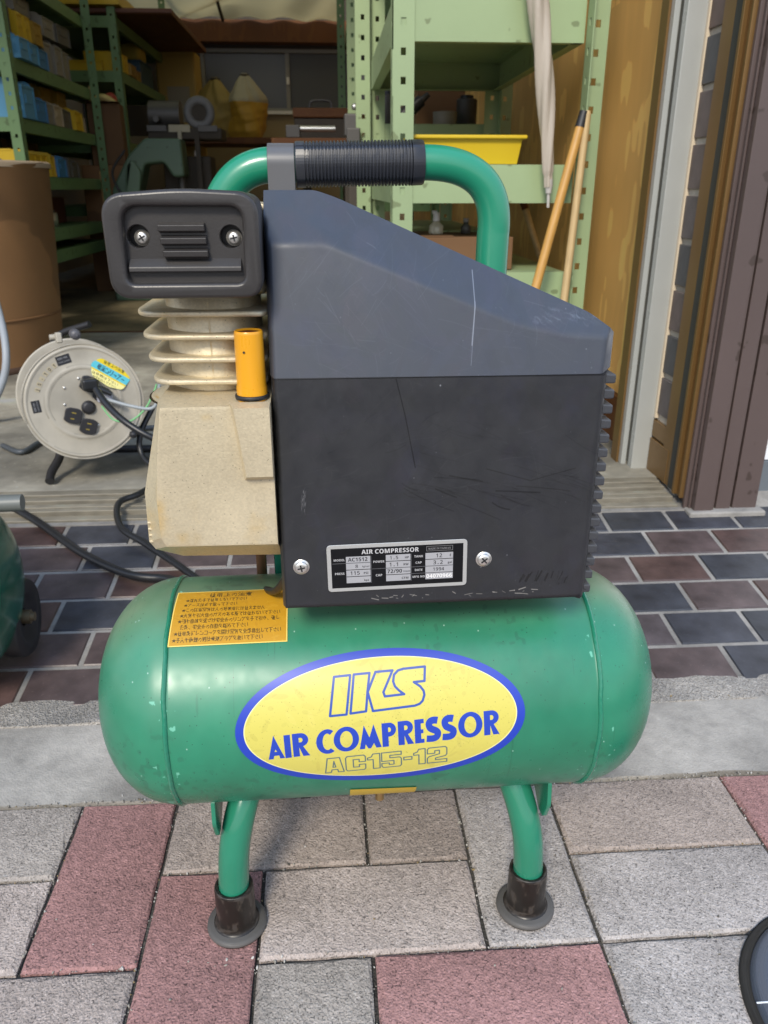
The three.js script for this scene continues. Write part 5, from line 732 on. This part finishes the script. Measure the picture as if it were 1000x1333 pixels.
{ const t = thing('carton', 'tall brown carton with yellow gloves poking out, past the left rack', 'box', [-1.18, 0.74, -4.86], 0.1); part('carton_body', muv(box(0.17, 0.3, 0.2, 0, 0.15, 0, 0.003)), M.card, t); part('flap', muv(box(0.17, 0.002, 0.09, 0, 0.305, 0.1).rotateX(0.0)), M.card, t); const gl = std(new THREE.Color(0.6, 0.5, 0.2), 0.7);
  part('glove', [tube([[-0.05, 0.29, 0.05], [-0.07, 0.34, 0.05], [-0.055, 0.38, 0.05]], 0.014, 16, 8), tube([[-0.06, 0.31, 0.06], [0.0, 0.33, 0.06], [0.06, 0.3, 0.06]], 0.017, 16, 8)], gl, t); part('red_ball', new THREE.SphereGeometry(0.035, 24, 16).translate(0.03, 0.325, 0), std(new THREE.Color(0.3, 0.03, 0.02), 0.4), t); }
{ const t = thing('carton', 'plain brown carton underneath the carton of gloves', 'box', [-1.2, FL, -4.86]); part('carton_body', muv(box(0.24, 0.658, 0.24, 0, 0.33, 0, 0.004)), M.card, t); part('tape', box(0.05, 0.5, 0.002, 0, 0.38, 0.121), M.ply, t); }
// green C-frame press with a grinding wheel
{
  const t = thing('press_machine', 'old green C-frame press standing in the dark behind the compressor', 'machine', [-0.86, FL, -4.5]), gm = std(new THREE.Color(0.1, 0.17, 0.11), 0.5, { map: paintTex });
  const o = (x, y) => [x + 0.86, y - FL];
  part('frame', muv(extrude(roundPoly([o(-1.09, 0.45), o(-1.09, 0.62), o(-0.993, 0.777), o(-0.904, 0.855), o(-0.725, 0.855), o(-0.72, 0.68), o(-0.775, 0.675), o(-0.82, 0.745), o(-0.915, 0.735), o(-0.955, 0.6), o(-0.94, 0.45)], 0.018), 0.16, 0.012, 3).translate(0, 0, -0.08)), gm, t);
  part('base', muv(box(0.5, 0.38, 0.4, 0, 0.19, 0, 0.015)), gm, t); part('cover', extrude(roundPoly([o(-1.02, 0.6), o(-0.955, 0.56), o(-0.93, 0.7), o(-0.965, 0.755), o(-1.0, 0.74)], 0.02), 0.03, 0.008, 2).translate(0, 0, 0.082), gm, t);
  part('ram', [cyl(0.018, 0.018, 0.12, 16, 'y', ...o(-0.748, 0.64), 0), box(0.1, 0.06, 0.12, o(-0.85, 0)[0], 0.44, 0, 0.01)], M.slateFill, t); part('cable', tube([[-0.14, 0.72, 0.1], [-0.21, 0.62, 0.11], [-0.18, 0.52, 0.11], [-0.09, 0.42, 0.11]], 0.006, 30, 8), M.cable, t);
}
{ const t = thing('tool_grinder', 'bench grinder with a grey wheel and pale name strip in the dark', 'grinder', [-0.74, FL, -4.72]);
  part('stand', [span(-0.12, 0.13, 0.0, 0.7, -0.1, 0.1, 0.01), span(0.06, 0.085, 0.2, 0.8, 0.12, 0.14), span(-0.18, 0.2, 0.78, 0.835, -0.1, 0.12, 0.008)], M.dark, t); part('wheel', new THREE.TorusGeometry(0.058, 0.021, 16, 48).scale(1, 1, 0.9).translate(0.09, 0.905, 0.1), std(new THREE.Color(0.16, 0.16, 0.165), 0.6), t); part('hub', cyl(0.04, 0.04, 0.03, 24, 'z', 0.09, 0.905, 0.09), M.dark, t); part('name_strip', [box(0.11, 0.035, 0.006, -0.015, 0.83, 0.126, 0.002), box(0.02, 0.06, 0.01, -0.015, 0.79, 0.13, 0.002)], std(new THREE.Color(0.4, 0.36, 0.26), 0.6), t); part('motor', [cyl(0.07, 0.07, 0.16, 24, 'x', -0.1, 0.9, 0)], M.slateFill, t); part('tool_rest', [box(0.1, 0.03, 0.01, -0.13, 0.83, 0.126, 0.002), box(0.1, 0.03, 0.01, 0.13, 0.83, 0.126, 0.002), cyl(0.015, 0.015, 0.05, 12, 'z', -0.13, 0.875, 0.1)], M.slateFill, t); }
// sacks on a low bench under the window
{ const t = thing('bench', 'low dark bench under the back window carrying sacks', 'bench', [-0.6, FL, -6.15]); part('bench_top', muv(box(1.0, 0.04, 0.55, 0, 0.84, 0, 0.004)), M.wood, t); for (const [x, z] of [[-0.46, 0.22], [0.46, 0.22], [-0.46, -0.22], [0.46, -0.22]]) part('leg', box(0.05, 0.82, 0.05, x, 0.41, z, 0.003), M.dark, t); part('stretcher', box(0.9, 0.05, 0.03, 0, 0.25, 0.22), M.dark, t); }
function sack(name, label, pos, r, h, mat, topMat, s) {
  const t = thing(name, label, 'sack', pos), f = (k0, k1) => { const g = new THREE.CylinderGeometry(1, 1, 1, 48, 24, true), p = g.attributes.position; for (let i = 0; i < p.count; i++) { const k = lerp(k0, k1, p.getY(i) + 0.5), a = Math.atan2(p.getX(i), p.getZ(i)); let w = r * (k < 0.12 ? 0.86 + k * 1.2 : k < 0.6 ? 1 : lerp(1, 0.14, Math.pow((k - 0.6) / 0.4, 1.1))); w *= 1 + 0.12 * Math.sin(a * 3 + k * 5 + s) + 0.06 * Math.sin(a * 9 + k * 9) * (0.3 + k) + 0.2 * (fbm((a + 4) / 8, k, 9, 3, s) - 0.5); p.setXYZ(i, w * Math.sin(a), k * h, w * Math.cos(a)); } g.computeVertexNormals(); return g; };
  part('sack_body', f(0, topMat ? 0.56 : 1), mat, t); if (topMat) part('sack_neck', f(0.56, 1), topMat, t); part('tie', new THREE.TorusGeometry(r * 0.2, 0.008, 8, 20).rotateX(Math.PI / 2).translate(0, h * 0.97, 0), M.dark, t); return t;
}
const sackY = std(new THREE.Color(0.42, 0.25, 0.03), 0.6), sackD = std(new THREE.Color(0.3, 0.22, 0.06), 0.65), sackW = std(new THREE.Color(0.34, 0.32, 0.24), 0.6);
sack('sack', 'dull ochre sack with a loose neck, left of the orange sack', [-0.73, 0.94, -6.05], 0.13, 0.37, sackD, null, 2); sack('sack', 'orange-yellow sack with a pale plastic neck before the back window', [-0.53, 0.93, -6.0], 0.125, 0.4, sackY, sackW, 6);
{ const t = thing('metal_locker', 'mustard yellow locker standing in the far left corner', 'locker', [-1.01, FL, -6.35]); part('cabinet', box(0.26, 1.41, 0.3, 0, 0.705, 0, 0.005), std(new THREE.Color(0.4, 0.27, 0.05), 0.5), t); part('door', box(0.24, 1.3, 0.008, 0, 0.72, 0.155, 0.003), std(new THREE.Color(0.4, 0.27, 0.05), 0.5), t); part('notice', box(0.15, 0.22, 0.003, 0.01, 1.08, 0.162), std(new THREE.Color(0.3, 0.27, 0.2), 0.6), t); part('handle', box(0.012, 0.08, 0.015, 0.09, 0.75, 0.165, 0.003), M.zinc, t); }
// work bench at the right, far back
{ const t = thing('work_bench', 'dark work bench at the back right with a steel bar on it', 'bench', [-0.05, FL, -3.95]); part('bench_top', muv(box(0.36, 0.04, 0.5, 0, 0.72, 0, 0.004)), M.wood, t); for (const [x, z] of [[-0.15, 0.2], [0.15, 0.2], [-0.15, -0.2], [0.15, -0.2]]) part('leg', box(0.045, 0.7, 0.045, x, 0.35, z, 0.003), M.dark, t); part('drawer', box(0.3, 0.12, 0.4, 0, 0.63, 0.02, 0.004), M.dark, t); }
{ const t = thing('steel_bar', 'bright steel bar lying on the dark work bench', 'bar', [-0.04, 0.86, -3.78]); part('bar', cyl(0.012, 0.012, 0.16, 16, 'x', 0, 0, 0), M.steel, t); part('block', box(0.06, 0.05, 0.06, -0.1, -0.012, 0, 0.004), M.slateFill, t); }
{ const t = thing('tool_box', 'dark brown tool box behind the steel bar on the work bench', 'tool box', [-0.02, 0.82, -4.05]); part('box_body', box(0.24, 0.09, 0.2, 0, 0.047, 0, 0.006), M.dark, t); part('lid', box(0.25, 0.04, 0.21, 0, 0.115, 0, 0.006), M.wood, t); part('handle', tube([[-0.05, 0.13, 0.05], [-0.04, 0.165, 0.05], [0.04, 0.165, 0.05], [0.05, 0.13, 0.05]], 0.006, 20, 8), M.slateFill, t); }
{ const t = thing('bench_vice', 'dark bench vice with a shiny end beside the rack posts', 'vice', [0.08, 0.745, -2.62]); part('jaw', [box(0.05, 0.06, 0.08, 0, 0.05, 0, 0.005), box(0.04, 0.04, 0.05, 0, 0.02, 0.05, 0.004)], M.slateFill, t); part('screw_end', new THREE.SphereGeometry(0.009, 16, 12).translate(0.006, 0.098, 0.03), M.steel, t); part('post_clamp', box(0.03, 0.74, 0.03, 0, -0.35, 0, 0.003), M.dark, t); }

// things on and against the right-hand rack
{
  const t = thing('yellow_tray', 'bright yellow plastic tray on the right-hand rack behind the handle', 'tray', [0.292, 0.6685, -1.93]), tw = 0.116, b = 0.106;
  const sh = (w, d, y0, y1, k) => { const L = [[-w, d], [w, d], [w, -d], [-w, -d]], P = []; L.forEach((a, i) => { const c = L[(i + 1) % 4]; const A = [a[0], y0, a[1]], B = [c[0], y0, c[1]], C = [c[0] * k, y1, c[1] * k], D = [a[0] * k, y1, a[1] * k]; P.push(...A, ...B, ...C, ...A, ...C, ...D); }); const g = new THREE.BufferGeometry(); g.setAttribute('position', new THREE.Float32BufferAttribute(P, 3)); g.computeVertexNormals(); return g; };
  part('tub', [sh(b, 0.14, 0, 0.052, 1.07), sh(b - 0.003, 0.137, 0.003, 0.052, 1.07), span(-b, b, 0, 0.003, -0.14, 0.14)], plas(0.6, 0.42, 0.012), t);
  part('rim', [span(-0.122, 0.122, 0.047, 0.0545, 0.142, 0.158, 0.0025), span(-0.122, 0.122, 0.047, 0.0545, -0.158, -0.142, 0.0025), span(0.11, 0.122, 0.047, 0.0545, -0.142, 0.142, 0.0025), span(-0.122, -0.11, 0.047, 0.0545, -0.142, 0.142, 0.0025)], plas(0.6, 0.42, 0.012), t);
}
{ const t = thing('cardboard_box', 'flat cardboard box on the lower shelf under the yellow tray', 'box', [0.28, 0.456, -1.9]); part('carton_body', muv(box(0.24, 0.068, 0.22, 0, 0.034, 0, 0.002)), M.card, t); part('flap', muv(box(0.1, 0.002, 0.22, -0.06, 0.0695, 0)), M.card, t); }
{ const t = thing('spray_bottle', 'clear spray bottle with a white cap under the yellow tray', 'bottle', [0.24, 0.5265, -1.86]); part('bottle', lathe([[0, 0], [0.014, 0], [0.016, 0.003], [0.016, 0.018], [0.007, 0.026], [0.007, 0.03], [0, 0.03]], 24), phys(new THREE.Color(0.75, 0.72, 0.55), 0.15, { transmission: 0.5, thickness: 0 }), t); part('cap', [cyl(0.007, 0.008, 0.018, 16, 'y', 0, 0.037, 0), box(0.012, 0.008, 0.008, -0.004, 0.046, 0, 0.002)], plas(0.6, 0.62, 0.6), t); }
{ const t = thing('bottle', 'small dark bottle beside the spray bottle', 'bottle', [0.31, 0.5265, -1.88]); part('bottle_body', lathe([[0, 0], [0.011, 0], [0.012, 0.014], [0.006, 0.02], [0.006, 0.026], [0, 0.026]], 20), plas(0.06, 0.06, 0.05), t); part('cap', cyl(0.0065, 0.0065, 0.008, 16, 'y', 0, 0.029, 0), plas(0.2, 0.2, 0.18), t); }
{ const t = thing('tape_roll', 'wide grey roll on the shelf behind the top beam', 'roll', [0.37, 0.801, -2.72]); part('roll', lathe([[0.02, 0], [0.036, 0], [0.037, 0.04], [0.02, 0.04]], 32), std(new THREE.Color(0.3, 0.28, 0.24), 0.5), t); part('core', lathe([[0.018, 0], [0.02, 0], [0.02, 0.04], [0.018, 0.04]], 24), M.card, t); }
{ const t = thing('power_drill', 'dark hand drill lying on the shelf behind the top beam', 'drill', [0.27, 0.801, -2.75]); part('drill_body', [rod([-0.03, 0.03, 0], [0.03, 0.075, 0], 0.022, 0.018), rod([-0.03, 0.03, 0], [-0.02, 0.0, 0.02], 0.014, 0.016)], M.black, t); part('chuck', rod([0.03, 0.075, 0], [0.052, 0.092, 0], 0.011, 0.008), M.slateFill, t); }
{ const t = thing('carton', 'brown carton at the back of the shelf behind the roll', 'box', [0.38, 0.801, -3.0]); part('carton_body', muv(box(0.16, 0.14, 0.2, 0, 0.07, 0, 0.003)), std(new THREE.Color(0.2, 0.1, 0.04), 0.7), t); part('tape', box(0.162, 0.002, 0.03, 0, 0.141, 0), M.ply, t); }
for (const [x, z, h, l] of [[0.2, -2.8, 0.09, 'dark squat tin at the left of the shelf behind the top beam'], [0.45, -2.8, 0.08, 'dark tin at the right of the shelf behind the top beam']]) { const t = thing('tin', l, 'tin', [x, 0.801, z]); part('can', lathe([[0, 0], [0.032, 0], [0.033, h], [0.03, h + 0.004], [0, h + 0.002]], 24), M.slateFill, t); part('lid', cyl(0.02, 0.022, 0.012, 18, 'y', 0, h + 0.008, 0), M.black, t); }
{ // rolled white umbrella hanging by its strap, ferrule down
  const t = thing('umbrella', 'rolled pale umbrella hanging point down in front of the right rack', 'umbrella'), A = V(0.358, 1.12, -1.70), B = V(0.4465, 0.624, -1.705), n = 90, m = 40, P = [], I = [];
  const q = new THREE.Quaternion().setFromUnitVectors(V(0, -1, 0), B.clone().sub(A).normalize()), bow = (k) => 0.012 * Math.sin(k * Math.PI);
  for (let j = 0; j <= n; j++) for (let i = 0; i <= m; i++) { const k = j / n, a = (i / m) * Math.PI * 2, tw = a * 1 + k * 5; const base = k < 0.35 ? lerp(0.017, 0.0195, k / 0.35) : k < 0.95 ? lerp(0.0195, 0.0105, Math.pow((k - 0.35) / 0.6, 2.4)) : 0.0085; const ridge = Math.abs(((tw * 4 / Math.PI) % 2) - 1), r = base * (0.76 + 0.32 * ridge); const v = V(r * Math.sin(a), 0, r * Math.cos(a)).applyQuaternion(q).add(A.clone().lerp(B, k)); P.push(v.x + bow(k), v.y, v.z); }
  for (let j = 0; j < n; j++) for (let i = 0; i < m; i++) { const k = j * (m + 1) + i; I.push(k, k + 1, k + m + 2, k, k + m + 2, k + m + 1); }
  const g = new THREE.BufferGeometry(); g.setAttribute('position', new THREE.Float32BufferAttribute(P, 3)); g.setIndex(I); g.computeVertexNormals();
  part('folded_canopy', g, phys(new THREE.Color(0.5, 0.44, 0.36), 0.3, { transmission: 0.1 }), t); part('ferrule', [rod([0.4468, 0.638, -1.705], [0.4478, 0.612, -1.705], 0.0082, 0.006), rod([0.4478, 0.612, -1.705], [0.449, 0.585, -1.705], 0.0035, 0.003)], std(new THREE.Color(0.45, 0.43, 0.4), 0.4), t); part('strap', new THREE.TorusGeometry(0.02, 0.003, 8, 24).rotateX(Math.PI / 2).translate(0.372, 1.04, -1.7), M.black, t); part('shaft', rod([0.358, 1.12, -1.7], [0.335, 1.25, -1.7], 0.006), M.steel, t); part('crook', tube([[0.335, 1.25, -1.7], [0.32, 1.34, -1.7], [0.34, 1.375, -1.71], [0.365, 1.36, -1.72], [0.37, 1.33, -1.72]], 0.009, 30, 10), M.wood, t);
}
const poleA = std(new THREE.Color(0.55, 0.3, 0.075), 0.4, { map: stain(0.85, 1.05, 6, 141, 0.2) }), poleB = std(new THREE.Color(0.56, 0.4, 0.19), 0.6, { map: stain(0.8, 1.05, 6, 142, 0.2) });
{ const t = thing('broom', 'orange bamboo-handled broom with a black tip leaning on the right rack', 'broom'); part('handle', rod([0.338, 0.1, -1.61], [0.5, 0.735, -1.7], 0.0098, 0.0092), poleA, t); part('end_cap', rod([0.4995, 0.732, -1.7], [0.5065, 0.761, -1.704], 0.0102, 0.0085), M.black, t); part('bristles', extrude(roundPoly([[-0.06, 0], [0.06, 0], [0.035, 0.09], [-0.02, 0.09]], 0.008), 0.03, 0.004, 1).translate(0.33, FL, -1.625), std(new THREE.Color(0.3, 0.2, 0.08), 0.9), t); }
{ const t = thing('wooden_pole', 'pale bare wooden pole leaning beside the orange broom handle', 'pole'); part('shaft', rod([0.459, 0.082, -1.62], [0.513, 0.755, -1.702], 0.0088, 0.0075), poleB, t); part('tip', rod([0.513, 0.755, -1.702], [0.5135, 0.762, -1.703], 0.0075, 0.005), poleB, t); }
{ const t = thing('thin_stick', 'thin stick with a dark top leaning inside the rack under the tray', 'stick'); part('shaft', rod([0.55, 0.35, -1.95], [0.472, 0.575, -2.0], 0.0075), poleB, t); part('sleeve', rod([0.472, 0.575, -2.0], [0.452, 0.632, -2.013], 0.0085), M.wood, t); }

renderer.render(scene, camera);
